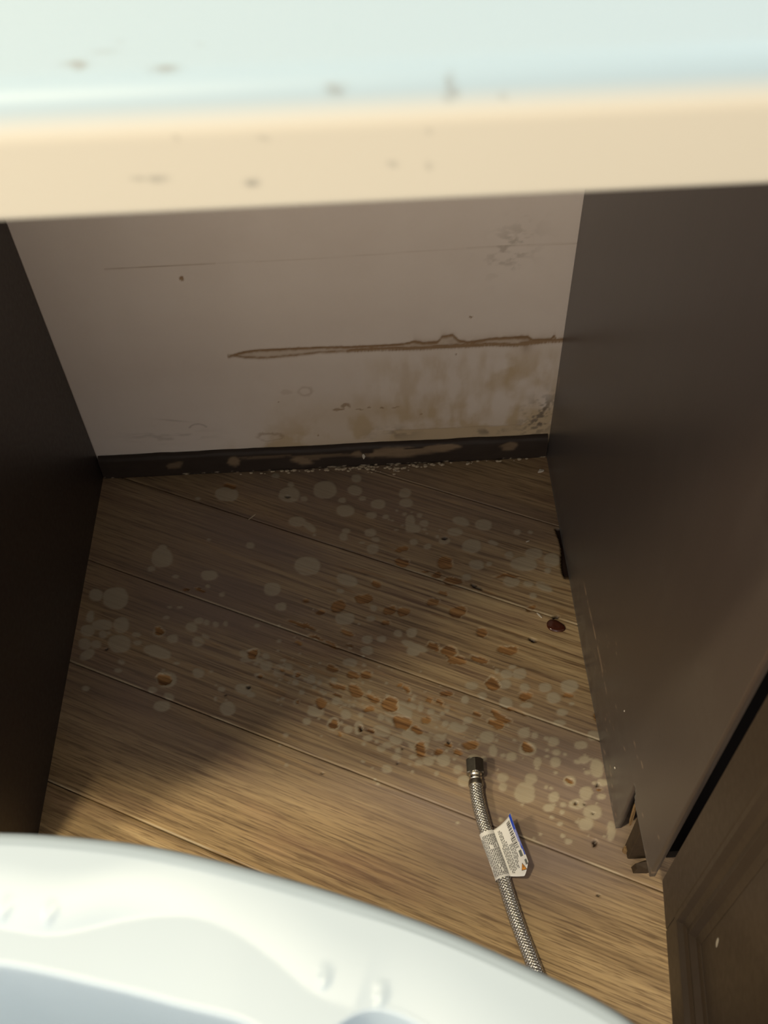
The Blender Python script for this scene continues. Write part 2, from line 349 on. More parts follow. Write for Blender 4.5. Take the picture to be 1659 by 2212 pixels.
def mat_cab(name='dark_brown_lacquer', col=((0.024, 0.0165, 0.014), (0.036, 0.025, 0.021)), rough=0.36):
    n = NT(name)
    v = n.coords((14, 14, 1.6))
    g = n.noise(v, 3.0, 5, 0.6, 0.4)
    n.col(n.mix(g, *col))
    n.set(Roughness=rough, Specular_IOR_Level=0.5)
    f = n.noise(n.coords(), 160, 3, 0.6)
    r = n.N('ShaderNodeMapRange')
    r.inputs[3].default_value = rough - 0.05
    r.inputs[4].default_value = rough + 0.16
    n.L(f, r.inputs[0])
    n.L(r.outputs[0], n.b.inputs['Roughness'])
    n.bump(n.noise(v, 30, 3), 0.05, 0.001)
    return n.m


def mat_panel():
    """cabinet side with a scraped, lighter lower edge"""
    n = NT('scuffed_brown_panel')
    v = n.coords((14, 14, 1.6))
    g = n.noise(v, 3.0, 5, 0.6, 0.4)
    d = n.noise(n.coords(), 55, 5, 0.65)
    base = n.mix(g, (0.045, 0.030, 0.023), (0.062, 0.042, 0.033))
    base = n.mix(n.math('MULTIPLY', n.attr('lighter'), n.ramp(d, [(0.35, (0, 0, 0)), (0.75, (1, 1, 1))])), base, (0.13, 0.115, 0.095))
    base = n.mix(n.attr('scratch'), base, (0.34, 0.23, 0.15))
    n.col(base)
    n.set(Roughness=0.34, Specular_IOR_Level=0.75)
    n.set(Sheen_Weight=0.045, Sheen_Roughness=0.45, Sheen_Tint=(0.78, 0.90, 1.0, 1))  # cool sheen in the finish imitates bluish haze over the panel
    n.bump(n.noise(n.coords(), 300, 2), 0.06, 0.001)
    return n.m


def mat_counter():
    n = NT('white_laminate')
    v = n.coords()
    g = n.noise(v, 5, 3)
    base = n.mix(g, (0.268, 0.355, 0.425), (0.285, 0.372, 0.445))  # cool daylight tint put into the top colour
    base = n.mix(n.attr('warm_light'), base, n.mix(g, (0.56, 0.52, 0.43), (0.60, 0.555, 0.46)))  # front face painted cream for the warm light on it
    base = n.mix(n.math('MULTIPLY', n.attr('smudge'), 1.5), base, (0.16, 0.16, 0.15))
    n.col(base)
    n.set(Roughness=0.46, Specular_IOR_Level=0.4)
    return n.m


def mat_simple(name, col, rough=0.5, metal=0.0, spec=0.5, var=0.15, scale=60):
    n = NT(name)
    g = n.noise(n.coords(), scale, 4)
    lo = tuple(c * (1 - var) for c in col)
    hi = tuple(min(1, c * (1 + var)) for c in col)
    n.col(n.mix(g, lo, hi))
    n.set(Roughness=rough, Metallic=metal, Specular_IOR_Level=spec)
    return n.m


def mat_base():
    n = NT('chipped_dark_paint')
    g = n.noise(n.coords((0.35, 1, 1)), 95, 4, 0.6)
    g2 = n.noise(n.coords(), 30, 4, 0.6)
    base = n.mix(g, (0.026, 0.018, 0.014), (0.050, 0.036, 0.028))
    wood = n.mix(g, (0.16, 0.108, 0.066), (0.30, 0.215, 0.135))
    base = n.mix(n.attr('chip'), base, wood)
    base = n.mix(n.attr('lime'), base, (0.45, 0.38, 0.28))
    n.col(base)
    n.set(Roughness=0.55, Specular_IOR_Level=0.25)
    n.bump(g2, 0.2, 0.002)
    return n.m


M_FLOOR = mat_floor()
M_WALL = mat_wall()
M_CAB = mat_cab()
M_DOOR = mat_cab('dark_brown_door', ((0.032, 0.022, 0.015), (0.046, 0.032, 0.022)), 0.36)
M_PANEL = mat_panel()
M_COUNTER = mat_counter()
M_BASE = mat_base()
M_GAP_SHADE = mat_simple('painted_gap_shade', (0.010, 0.008, 0.007), 0.9, 0, 0.1)  # shade inside the cabinets painted in as near-black
M_SUB = mat_simple('dark_subfloor', (0.03, 0.022, 0.016), 0.9)
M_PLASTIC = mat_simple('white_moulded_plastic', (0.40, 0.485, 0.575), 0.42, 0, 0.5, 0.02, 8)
def mat_braid():
    n = NT('braided_steel')
    g = n.noise(n.coords(), 300, 3)
    gap = n.attr('gap')
    n.col(n.mix(gap, n.mix(g, (0.50, 0.48, 0.45), (0.66, 0.64, 0.60)), (0.012, 0.011, 0.010)))
    n.L(n.math('SUBTRACT', 1.0, gap), n.b.inputs['Metallic'])
    n.set(Roughness=0.24)
    return n.m


M_STEEL = mat_braid()
M_NUT = mat_simple('dull_nickel', (0.30, 0.275, 0.235), 0.36, 1.0, 0.5, 0.25, 220)
M_FERRULE = mat_simple('polished_ferrule', (0.60, 0.55, 0.47), 0.2, 1.0)
M_PAPER = mat_simple('label_paper', (0.70, 0.69, 0.68), 0.45, 0, 0.4, 0.03)
M_INK = mat_simple('label_ink', (0.035, 0.033, 0.035), 0.6)
M_BLUE = mat_simple('label_blue', (0.010, 0.055, 0.52), 0.4, 0, 0.5, 0.05)
M_ORANGE = mat_simple('label_orange', (0.62, 0.25, 0.025), 0.5, 0, 0.5, 0.05)
M_CHIP = mat_simple('plaster_crumb', (0.50, 0.41, 0.29), 0.8, 0, 0.2, 0.2, 400)
M_WHITECHIP = mat_simple('paint_flake', (0.62, 0.57, 0.48), 0.6, 0, 0.3, 0.1, 400)
M_RAWWOOD = mat_simple('raw_chipboard', (0.20, 0.125, 0.06), 0.8, 0, 0.2, 0.45, 260)
M_WET = mat_simple('wet_chipboard', (0.040, 0.025, 0.013), 0.6, 0, 0.3, 0.75, 150)
M_RESIN = mat_simple('red_brown_resin', (0.060, 0.014, 0.006), 0.18, 0, 0.6, 0.5, 500)

# ------------------------------------------------------------------ floor of planks
floor = box('floor', (-1.6, -3.0, -0.030), (2.3, 0.12, -0.0125), M_SUB)
tag(floor, kind='structure')

du = np.array([math.cos(PLANK_DIR), math.sin(PLANK_DIR)])       # along the plank
dn = np.array([-math.sin(PLANK_DIR), math.cos(PLANK_DIR)])      # across it
SEAM0, PW = 0.004, 0.1336


def spot_field(x, y, spots, jag, soft, out=None):
    """largest soft mask of the listed ellipses; coordinates jittered so that the outlines stay uneven"""
    m = np.zeros_like(x) if out is None else out
    jx = (fbm(x * 90, y * 90, 3) - 0.5) * jag
    jy = (fbm(x * 90 + 50, y * 90 + 9, 3) - 0.5) * jag
    for s in spots:
        cx, cy, ax, ay, bx, by = [k * 1e-4 for k in s]
        R = max(math.hypot(ax, ay), math.hypot(bx, by)) * 1.6 + 0.003
        sel = (np.abs(x - cx) < R) & (np.abs(y - cy) < R)
        if not sel.any():
            continue
        px = x[sel] - cx + jx[sel]
        py = y[sel] - cy + jy[sel]
        det = ax * by - ay * bx
        q1 = (px * by - py * bx) / det
        q2 = (-px * ay + py * ax) / det
        q = (np.abs(q1) ** 2.3 + np.abs(q2) ** 2.3) ** (1 / 2.3)
        w = soft / math.sqrt(abs(det))
        m[sel] = np.maximum(m[sel], 1 - sstep(1 - w, 1 + w, q))
    return m


rs = random.Random(5)
EXTRA = []
for k in range(170):                                            # crowd of tiny blisters round the hose end
    t = rs.random()
    cx = 0.24 + 0.36 * rs.random()
    cy = -0.30 - 0.55 * (cx - 0.24) + rs.gauss(0, 0.045)
    if cx > 0.59 or cy > -0.02:
        continue
    r = rs.uniform(9, 24)
    EXTRA.append([int(cx * 1e4), int(cy * 1e4), int(r * 1.1), 0, 0, -int(r)])


def plank(u0, u1, k, fine):
    n0 = SEAM0 + PW * k + 0.0005
    n1 = SEAM0 + PW * (k + 1) - 0.0005
    T = 0.012
    if fine:
        us = np.concatenate([[u0, u0 + 0.01], np.arange(-0.06, 0.92, 0.0016), [u1 - 0.01, u1]])
        us = np.unique(np.clip(us, u0, u1))
        e = np.array([0, 0.0004, 0.0012])
        ns = np.concatenate([n0 + e, np.linspace(n0 + 0.0026, n1 - 0.0026, 82), (n1 - e)[::-1]])
    else:
        us = np.array([u0, u0 + 0.0006, u1 - 0.0006, u1])
        ns = np.array([n0, n0 + 0.0006, n1 - 0.0006, n1])
    U, V = np.meshgrid(us, ns, indexing='ij')
    X = U * du[0] + V * dn[0]
    Y = U * du[1] + V * dn[1]
    Z = np.zeros_like(X)
    edge = np.minimum.reduce([V - n0, n1 - V, U - u0, u1 - U])
    Z -= 0.0006 * (1 - sstep(0, 0.0012, edge))
    at = {}
    if fine:
        pale = spot_field(X, Y, PALE, 0.0030, 0.0011)
        pale = spot_field(X, Y, EXTRA, 0.0012, 0.0007, pale)
        peel = spot_field(X, Y, PEEL, 0.0085, 0.0007)
        peelw = spot_field(X, Y, [[c, d, a * 1.12, b * 1.12, e_ * 1.14, f * 1.14] for c, d, a, b, e_, f in PEEL], 0.0085, 0.0012)
        dark = spot_field(X, Y, DARK, 0.0020, 0.0007)
        # broken-out corner of the boards beside the right panel
        dark = np.maximum(dark, sstep(0.5925 - 0.02 * np.clip(Y + 0.20, -1, 0) + 0.13 * (Y + 0.205) * 0.1, 0.5945, X + 0.002 * np.sin(Y * 90)) * sstep(-0.212, -0.200, Y) * sstep(-0.128, -0.131, Y))
        gap = np.exp(-((Y - (-0.30 - 0.5 * (X - 0.3))) / 0.16) ** 2)
        wx = fbm(U * 5, V * 16, 4)
        ridge = fbm(U * 22, V * 240, 3)
        worn = sstep(0.30, 0.62, wx) * np.exp(-(((X - 0.40) / 0.26) ** 2 + ((Y + 0.27) / 0.17) ** 2))
        curl_glint = np.clip(peelw - peel, 0, 1) * sstep(0.36, 0.60, fbm(X * 120, Y * 120, 2)) * (Y < -0.15) * 0.75
        lip = (1 - sstep(0.0010, 0.0024, np.minimum(V - n0, n1 - V))) * sstep(0.48, 0.60, fbm(U * 11, V * 0 + k * 3.7, 3)) * 0.5 * sstep(-0.10, -0.26, Y)
        curl_glint = np.maximum(curl_glint, lip * (V - n0 < 0.02))  # highlight along one seam edge, painted in with the curled edges
        slot = sstep(0.66, 0.76, ridge) * worn
        peel = np.clip(peel + 0.55 * slot, 0, 1)
        swell = 0.0009 * np.exp(-edge / 0.006) * np.exp(-((X - 0.45) / 0.25) ** 2)
        Z += swell + 0.00035 * pale * (1 - peel) + 0.0006 * curl_glint - 0.0011 * peel - 0.004 * dark * (dark > 0.3) + 0.0006 * worn * (ridge - 0.5)
        Z = np.where(edge < 0.0003, Z - 0.0006, Z)
        stain_shade = np.clip(1.0 * np.exp(-(((X - 0.30) / 0.30) ** 2 + ((Y + 0.12) / 0.16) ** 2))
                        + 0.9 * np.exp(-(((X - 0.26 - (Y + 0.36) * -1.6) / 0.26) ** 2 + ((Y + 0.40) / 0.085) ** 2))  # shadow band between the two light pools, painted on the boards
                        + 0.8 * np.exp(-(((X - 0.54) / 0.12) ** 2 + ((Y + 0.545) / 0.05) ** 2))  # soft shadow right of the hose label, painted too
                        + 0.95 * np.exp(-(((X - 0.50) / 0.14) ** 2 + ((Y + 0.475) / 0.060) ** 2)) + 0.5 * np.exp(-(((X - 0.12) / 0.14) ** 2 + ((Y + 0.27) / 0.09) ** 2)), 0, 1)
        at = dict(pale=pale * (0.75 + 0.25 * fbm(X * 30, Y * 30, 2)), peel=peel, curl_glint=curl_glint, dark=dark, stain_shade=stain_shade * (1 - 0.45 * worn), bleach=np.clip(worn * 0.9, 0, 1))
    P = np.stack([X, Y, Z], -1)
    # skirt down to the underside
    Pn = np.concatenate([P[:, :1], P, P[:, -1:]], 1)
    Pn = np.concatenate([Pn[:1], Pn, Pn[-1:]], 0)
    Pn[0, :, 2] = Pn[-1, :, 2] = -T
    Pn[:, 0, 2] = Pn[:, -1, 2] = -T

    def pad(a):
        return np.pad(a, 1, mode='edge')
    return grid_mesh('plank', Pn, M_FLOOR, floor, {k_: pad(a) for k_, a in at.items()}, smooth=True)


for k in range(-26, 12):
    off = [-0.17, -0.21, -0.13, -0.25][k % 4]
    for j in range(-3, 4):
        u0 = off + 1.22 * j
        u1 = u0 + 1.2194
        nc = SEAM0 + PW * (k + 0.5)
        c = du * (u0 + u1) / 2 + dn * nc
        if not (-1.9 < c[0] < 2.5 and -3.2 < c[1] < 0.45):
            continue
        ends = [du * u + dn * nc for u in (u0, u1)]
        if max(e[1] for e in ends) > 0.5 and min(e[1] for e in ends) > 0.05:
            continue
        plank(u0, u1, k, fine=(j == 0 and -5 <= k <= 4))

# ------------------------------------------------------------------ back wall
xs = np.concatenate([[-1.5, -0.6, -0.1], np.arange(-0.004, 0.606, 0.0016), [0.7, 1.4, 2.2]])
zs = np.concatenate([np.arange(0.0, 0.58, 0.0016), [0.62, 0.9, 1.6, 2.5]])
X, Zw = np.meshgrid(xs, zs, indexing='ij')
Yw = np.zeros_like(X)
tu = np.array(TEAR_U) * 1e-4
tl = np.array(TEAR_L) * 1e-4
jit = (fbm(X * 260, Zw * 60, 3) - 0.5)
zu = np.interp(X, tu[:, 0], tu[:, 1])
zl = np.interp(X, tl[:, 0], tl[:, 1])
inx = (X > tu[0, 0] - 0.004) & (X < 0.61)
inside = sstep(-0.0006, 0.0006, zu - Zw) * sstep(-0.0006, 0.0006, Zw - zl) * inx
lineu = np.exp(-((Zw - zu + 0.0010 + 0.0022 * jit) / 0.0023) ** 2) * inx
linel = np.exp(-((Zw - zl - 0.0008 + 0.0016 * jit) / 0.0021) ** 2) * inx
brown = np.clip(np.maximum(lineu * 0.85, linel * (0.55 + 0.45 * (X > 0.34))) + (0.28 + 0.30 * sstep(0.30, 0.42, X) * fbm(X * 90, Zw * 160, 3)) * inside, 0, 1)
haze = np.exp(-np.clip(Zw - zu, 0, 1) / 0.004) * (Zw > zu) * (X > 0.42) * inx * fbm(X * 120, Zw * 120, 3)
brown = np.clip(brown * (0.75 + 0.7 * fbm(X * 150, Zw * 150, 3)) + 0.9 * haze, 0, 1)
ribs = (0.5 + 0.5 * np.sin(X * 2 * math.pi / 0.0026)) * np.exp(-((Zw - zl + 0.0008) / 0.0022) ** 2) * (X > 0.35) * inx
brown = np.clip(brown + 0.35 * ribs, 0, 1)
drip = np.exp(-((X - 0.557) / 0.008) ** 2) * sstep(0.178, 0.197, Zw) * (Zw < 0.199)
brown = np.clip(brown + 0.55 * drip * (0.5 + fbm(X * 300, Zw * 20, 2)), 0, 1)
paper = inside * (1 - brown) * 0.7
# thin cracks, screw dimple and specks
crz = 0.3355 + 0.0085 * (X - 0.0872) + 0.0012 * np.sin(X * 16) * (X > 0.25)
crack = np.exp(-((Zw - crz) / 0.0008) ** 2) * (X > 0.085) * np.where(X < 0.207, 0.9, 0.28 + 0.35 * (X > 0.48)) * (0.5 + 0.6 * fbm(X * 60, Zw * 2, 2))


def dot(cx, cz, rx, rz, j=0.0):
    jx = (fbm(X * 180, Zw * 180, 3) - 0.5) * j
    jz = (fbm(X * 180 + 77, Zw * 180 + 5, 3) - 0.5) * j
    return 1 - sstep(0.75, 1.15, np.hypot((X - cx + jx) / rx, (Zw - cz + jz) / rz))


holes = np.maximum.reduce([dot(0.1658, 0.3181, 0.0028, 0.0036, 0.002), dot(0.4889, 0.2439, 0.0022, 0.0016, 0.003), dot(0.2507, 0.120, 0.0012, 0.0012),
                           dot(0.295, 0.0555, 0.0014, 0.0014), dot(0.4725, 0.187, 0.0009, 0.0016), dot(0.4305, 0.086, 0.0011, 0.0011)])
rust = np.maximum.reduce([dot(0.3245, 0.1015, 0.009, 0.0022, 0.004) , dot(0.3345, 0.1075, 0.0065, 0.0050, 0.004) - dot(0.3355, 0.1045, 0.0032, 0.0026, 0.002),
                          dot(0.352, 0.1005, 0.006, 0.0010, 0.003), dot(0.364, 0.1030, 0.0025, 0.0012), dot(0.3805, 0.1015, 0.003, 0.0014), dot(0.398, 0.102, 0.005, 0.0010, 0.004)])
ring = np.clip(dot(0.286, 0.137, 0.011, 0.0085, 0.004) - dot(0.285, 0.137, 0.0075, 0.0055, 0.004), 0, 1) + dot(0.262, 0.137, 0.008, 0.0045, 0.006) * 0.6
ring2 = np.clip(dot(0.232, 0.058, 0.018, 0.008, 0.008) - dot(0.232, 0.056, 0.014, 0.005, 0.006), 0, 1)
brown = np.clip(brown + crack * 0.7 + holes * 0.95 + np.clip(rust, 0, 1) * 0.75 + ring * 0.30 + ring2 * 0.5, 0, 1)
# water marks
low = np.exp(-np.clip(Zw - 0.04, 0, 1) / 0.036)
f1 = fbm(X * 34, Zw * 30, 5)
f2 = fbm(X * 85, Zw * 22, 5)
yel = low * sstep(0.12, 0.30, X) * (0.55 + 0.9 * sstep(0.4, 0.7, f1))
yel += 0.46 * sstep(0.36, 0.74, 0.6 * f2 + 0.4 * f1) * sstep(0.30, 0.46, X) * sstep(0.205, 0.170, Zw) * sstep(0.03, 0.06, Zw)
yel += 0.50 * np.exp(-(((X - 0.548) / 0.035) ** 2 + ((Zw - 0.152) / 0.028) ** 2)) * sstep(0.35, 0.6, f1)
yel += 0.30 * np.exp(-(((X - 0.34) / 0.10) ** 2 + ((Zw - 0.095) / 0.03) ** 2))
yel += 0.45 * (Zw < 0.0575 - 0.004 * (X - 0.5)) * sstep(0.35, 0.44, X)
yel *= 1.25
yel *= 1 - 0.5 * np.exp(-(((X - 0.11) / 0.09) ** 2))
mold = 1.2 * sstep(0.42, 0.62, fbm(X * 140, Zw * 140, 4)) * np.exp(-(((X - 0.583 + (Zw - 0.06) * -0.22) / 0.022) ** 2 + ((Zw - 0.070) / 0.036) ** 2))
mold += 0.85 * sstep(0.45, 0.62, fbm(X * 90 + 8, Zw * 120, 4)) * np.exp(-(((X - 0.519) / 0.022) ** 2 + ((Zw - 0.0475) / 0.006) ** 2))
mold += 0.6 * sstep(0.45, 0.65, fbm(X * 70 + 3, Zw * 90, 4)) * np.exp(-(((X - 0.395) / 0.03) ** 2 + ((Zw - 0.052) / 0.012) ** 2))
scuff = sstep(0.52, 0.66, fbm(X * 75 + 40, Zw * 110, 4)) * np.exp(-(((X - 0.528 + (Zw - 0.335) * -0.25) / 0.024) ** 2 + ((Zw - 0.337) / 0.030) ** 2))
mold += 0.42 * scuff
mold += 0.35 * np.exp(-((Zw - 0.097 - 0.2 * (0.11 - X)) / 0.0012) ** 2) * np.exp(-((X - 0.112) / 0.018) ** 2)
arc = np.hypot((X - 0.142) / 1.0, (Zw - 0.077) / 0.9)
mold += 0.45 * np.exp(-((arc - 0.012) / 0.0012) ** 2) * (Zw > 0.081)
mold += 0.30 * sstep(0.5, 0.7, fbm(X * 40, Zw * 160, 3)) * np.exp(-(((X - 0.10) / 0.05) ** 2 + ((Zw - 0.068) / 0.012) ** 2))
Yw += 0.0008 * brown * inside - 0.0012 * paper * np.exp(-((X - 0.462) / 0.012) ** 2) - 0.0004 * paper
Yw += 0.0010 * holes
tr = sstep(0.0575 - 0.004 * (X - 0.5), 0.0583 - 0.004 * (X - 0.5), Zw)
Yw -= 0.0008 * tr * (X > 0.38) * (Zw < 0.2)
wall = grid_mesh('wall_back', np.stack([X, Yw, Zw], -1), M_WALL, None,
                 dict(brown=np.clip(brown, 0, 1), yellow=np.clip(yel, 0, 1.0), mold=np.clip(mold, 0, 1), paper=np.clip(paper, 0, 1)), smooth=True)
tag(wall, kind='structure')
so = wall.modifiers.new('thickness', 'SOLIDIFY')
so.thickness = 0.09
so.offset = -1 if wall.data.polygons[0].normal.y < 0 else 1

# ------------------------------------------------------------------ baseboard of the recess
bx = np.arange(0.0015, 0.5990, 0.0016)
prof = [(-0.0005, 0.0), (-0.0085, 0.0), (-0.0088, 0.004), (-0.0085, 0.016), (-0.0082, 0.026), (-0.0075, 0.0325), (-0.0055, 0.0358), (-0.003, 0.0372), (-0.0005, 0.0376)]
pp = np.array([(a + (b - a) * t) for a, b in zip(np.array(prof[:-1]), np.array(prof[1:])) for t in np.linspace(0, 1, 4)[:-1]] + [np.array(prof[-1])])
BX, BI = np.meshgrid(bx, np.arange(len(pp)), indexing='ij')
BY = pp[BI, 0].copy()
BZ = pp[BI, 1].copy()
wv = (fbm(BX * 24, BI * 0.1, 3) - 0.5)
BY += np.where(BZ > 0.001, wv * 0.0022, 0)
BZ += np.where(BZ > 0.03, wv * 0.0016, 0)
S_ = pp[BI, 1]
fb = fbm(BX * 42, S_ * 110, 4)
chip = np.zeros_like(BX)
for cx, cz, rx, rz, a in ((0.390, 0.024, 0.062, 0.009, 0.95), (0.455, 0.0285, 0.028, 0.006, 1.0), (0.178, 0.020, 0.011, 0.009, 0.9), (0.103, 0.020, 0.011, 0.006, 0.6),
                          (0.270, 0.017, 0.018, 0.009, 0.9), (0.30, 0.024, 0.05, 0.004, 0.55), (0.545, 0.024, 0.012, 0.008, 0.7), (0.22, 0.027, 0.04, 0.002, 0.45)):
    chip = np.maximum(chip, a * (1 - sstep(0.7, 1.15, np.hypot((BX - cx + (fb - 0.5) * 0.02) / rx, (S_ - cz + (fb - 0.5) * 0.008) / rz))))
for cx, cz, rx, rz in ((0.262, 0.029, 0.006, 0.0035), (0.335, 0.030, 0.006, 0.004), (0.358, 0.029, 0.010, 0.006), (0.42, 0.030, 0.014, 0.002)):
    chip *= sstep(0.7, 1.1, np.hypot((BX - cx) / rx, (S_ - cz + (fb - 0.5) * 0.004) / rz))
lime = sstep(0.55, 0.75, fbm(BX * 160, S_ * 200, 3)) * (S_ < 0.004) * (fbm(BX * 18, S_ * 0, 2) > 0.45)
BY += 0.0006 * chip
base = grid_mesh('baseboard_back', np.stack([BX, BY, BZ], -1), M_BASE, None, dict(chip=chip, lime=lime), smooth=True)
tag(base, kind='structure')

# crumbs and flakes lying along the joint and on the boards
def flake(name, loc, sx, sy, h, rz, mat, seed, tilt=(0, 0)):
    r = random.Random(seed)
    n = 7
    bm = bmesh.new()
    top, bot = [], []
    for i in range(n):
        a = 2 * math.pi * i / n
        q = r.uniform(0.7, 1.1)
        top.append(bm.verts.new((sx * q * math.cos(a) * 0.85, sy * q * math.sin(a) * 0.85, h * r.uniform(0.7, 1.2))))
        bot.append(bm.verts.new((sx * q * math.cos(a), sy * q * math.sin(a), 0)))
    bm.faces.new(top)
    bm.faces.new(bot[::-1])
    for i in range(n):
        bm.faces.new((bot[i], bot[(i + 1) % n], top[(i + 1) % n], top[i]))
    o = bm_obj(name, bm, mat)
    o.location = loc
    o.rotation_euler = (tilt[0], tilt[1], rz)
    return o


FL = 'loose paint flakes and crumbs on the floor of the recess'
for i, (x, y, sx, sy, h, rz, m, lab) in enumerate([
        (0.5880, -0.0335, 0.0052, 0.0028, 0.0022, 0.2, M_WHITECHIP, 'largest cream plaster crumb in the back right corner'),
        (0.2052, -0.0871, 0.0080, 0.0007, 0.0010, 0.75, M_CHIP, 'thin pinkish splinter on the boards near the back wall'),
        (0.5558, -0.1483, 0.0030, 0.0009, 0.0008, 0.4, M_WHITECHIP, 'small white flake beside the right panel, between pale round stains'),
        (0.5554, -0.2587, 0.0062, 0.0009, 0.0012, -0.9, M_WHITECHIP, 'pale curled sliver just behind the red brown blob'),
        (0.4921, -0.0140, 0.0040, 0.0016, 0.0030, 0.3, M_CHIP, 'tan crumb against the dark baseboard, right half'),
        (0.5350, -0.0125, 0.0042, 0.0013, 0.0025, 0.1, M_CHIP, 'tan crumb at the right end of the dark baseboard'),
        (0.3950, -0.0204, 0.0016, 0.0007, 0.0008, -0.5, M_WHITECHIP, 'tiny white flake in front of the baseboard middle')]):
    tag(flake('paint_flake' if m is M_WHITECHIP else 'plaster_crumb', (x, y, 0.0004), sx, sy, h, rz, m, 40 + i), lab, 'debris', FL)
# crumbly joint of old glue along the baseboard: too small to tell apart
bm = bmesh.new()
rj = random.Random(11)
for i in range(260):
    x = rj.uniform(0.17, 0.585)
    dens = math.exp(-((x - 0.38) / 0.06) ** 2) + 0.35 * math.exp(-((x - 0.28) / 0.07) ** 2) + 0.12
    if rj.random() > dens:
        continue
    s = rj.uniform(0.0007, 0.0024)
    y = -0.0100 - abs(rj.gauss(0, 0.0022 + 0.004 * math.exp(-((x - 0.39) / 0.04) ** 2)))
    r_ = bmesh.ops.create_icosphere(bm, subdivisions=1, radius=s)
    for v in r_['verts']:
        v.co = Vector((x + v.co.x * 1.5, y + v.co.y, 0.0004 + max(0, v.co.z * 0.7 + s * 0.3)))
jo = bm_obj('joint_crumbs', bm, M_CHIP)
tag(jo, 'fine pale plaster grit along the foot of the dark baseboard', 'debris', None, 'stuff')

# white paint drip on the baseboard
drip_o = flake('paint_drip', (0.3530, -0.0092, 0.0205), 0.0024, 0.0066, 0.0008, 0.0, M_WHITECHIP, 77, (math.radians(90), 0))
drip_o.parent = base

# dark red brown blob
bm = bmesh.new()
r_ = bmesh.ops.create_icosphere(bm, subdivisions=3, radius=1)
for v in r_['verts']:
    a = math.atan2(v.co.y, v.co.x)
    q = 1 + 0.10 * math.cos(2 * a + 0.6) + 0.06 * math.cos(3 * a)
    z = max(v.co.z, -0.2)
    dent = 0.35 * math.exp(-((v.co.x - 0.05) ** 2 + (v.co.y + 0.1) ** 2) / 0.12)
    v.co = Vector((v.co.x * 0.0105 * q, v.co.y * 0.0088 * q, (z - dent * (z > 0)) * 0.0030))
o = bm_obj('resin_blob', bm, M_RESIN, None, True)
o.location = (0.5725, -0.2745, 0.0006)
o.rotation_euler = (0, 0, -0.35)
tag(o, 'glossy dark red brown blob stuck to the boards by the right panel', 'blob')

# ------------------------------------------------------------------ cabinets
FRONT = -0.605
# right cabinet: side panel with toe notch, open door
RC = empty('base_cabinet', (0.609, -0.30, 0))
tag(RC, 'dark brown base cabinet right of the recess, its panelled door swung open', 'cabinet')


def child(o, parent):
    o.parent = parent
    o.matrix_parent_inverse = Matrix.Translation(-parent.location)
    return o


ys = np.arange(-0.600, -0.0005, 0.0035)
zz = np.concatenate([np.arange(0.0, 0.20, 0.0035), np.arange(0.20, 0.826, 0.02), [0.8285]])
PY, PZ = np.meshgrid(ys, zz, indexing='ij')
PXv = 0.6 + 0.0 * PY
PXv -= 0.0014 * np.exp(-(PZ / 0.02) ** 2) * (0.4 + fbm(PY * 10, PZ, 2))       # swollen foot
PXv += 0.0006 * np.exp(-((PY + 0.0) / 0.06) ** 2) * np.exp(-(PZ / 0.10) ** 2)
lighter = np.exp(-PZ / 0.035) * sstep(-0.02, -0.10, PY) * 0.9 + 0.18 * sstep(0.5, 0.8, fbm(PY * 9, PZ * 9, 3))  # lighter towards the foot, with faint patches higher up
scl = 0.0690 + 0.0025 * np.sin(PY * 30)
scratch = 0.8 * np.exp(-((PZ - scl) / 0.0022) ** 2) * sstep(-0.41, -0.39, PY) * sstep(-0.255, -0.27, PY) * sstep(0.35, 0.55, fbm(PY * 70, PZ, 2))
scratch += 0.7 * np.exp(-(((PY + 0.010) / 0.003) ** 2 + ((PZ - 0.142) / 0.009) ** 2))
spk = sstep(0.86, 0.9, vnoise(PY * 285.7, PZ * 285.7)) * sstep(-0.30, -0.42, PY) * (PZ < 0.16) * (vnoise(PY * 60 + 5, PZ * 60) > 0.55)
scratch += 0.5 * spk
idx = np.arange(PY.size).reshape(PY.shape)
keep = ~((PY[:-1, :-1] < -0.520) & (PZ[:-1, 1:] <= 0.0975 + 0.012 * sstep(-0.533, -0.522, PY[:-1, 1:])))
# torn inner corner of the notch
q = np.stack([idx[:-1, :-1], idx[1:, :-1], idx[1:, 1:], idx[:-1, 1:]], -1)[keep]
me = bpy.data.meshes.new('side_panel')
me.from_pydata(np.stack([PXv, PY, PZ], -1).reshape(-1, 3).tolist(), [], q[:, ::-1].tolist())
for nm, a in (('lighter', lighter), ('scratch', np.clip(scratch, 0, 1))):
    at = me.attributes.new(nm, 'FLOAT', 'POINT')
    at.data.foreach_set('value', a.reshape(-1).astype(np.float32))
me.update()
bm = bmesh.new()
bm.from_mesh(me)
bmesh.ops.delete(bm, geom=[v for v in bm.verts if not v.link_faces], context='VERTS')
bm.to_mesh(me)
bm.free()
me.materials.append(M_PANEL)
me.polygons.foreach_set('use_smooth', [True] * len(me.polygons))
sp = link(bpy.data.objects.new('side_panel', me))
child(sp, RC)
so = sp.modifiers.new('thickness', 'SOLIDIFY')
so.thickness = 0.005
so.offset = -1 if me.polygons[0].normal.x < 0 else 1
child(box('side_panel', (1.184, -0.600, 0.0), (1.200, -0.0025, 0.8285), M_CAB), RC)
child(box('back_panel', (0.6175, -0.010, 0.004), (1.183, -0.0030, 0.8285), M_CAB), RC)
child(box('cabinet_bottom', (0.6175, -0.585, 0.098), (1.183, -0.011, 0.114), M_GAP_SHADE), RC)
child(box('toe_kick_board', (0.6040, -0.552, 0.002), (1.183, -0.538, 0.0900), M_WET, None, 0.001), RC)
child(box('top_rail', (0.6175, -0.6045, 0.790), (1.183, -0.586, 0.8285), M_CAB), RC)
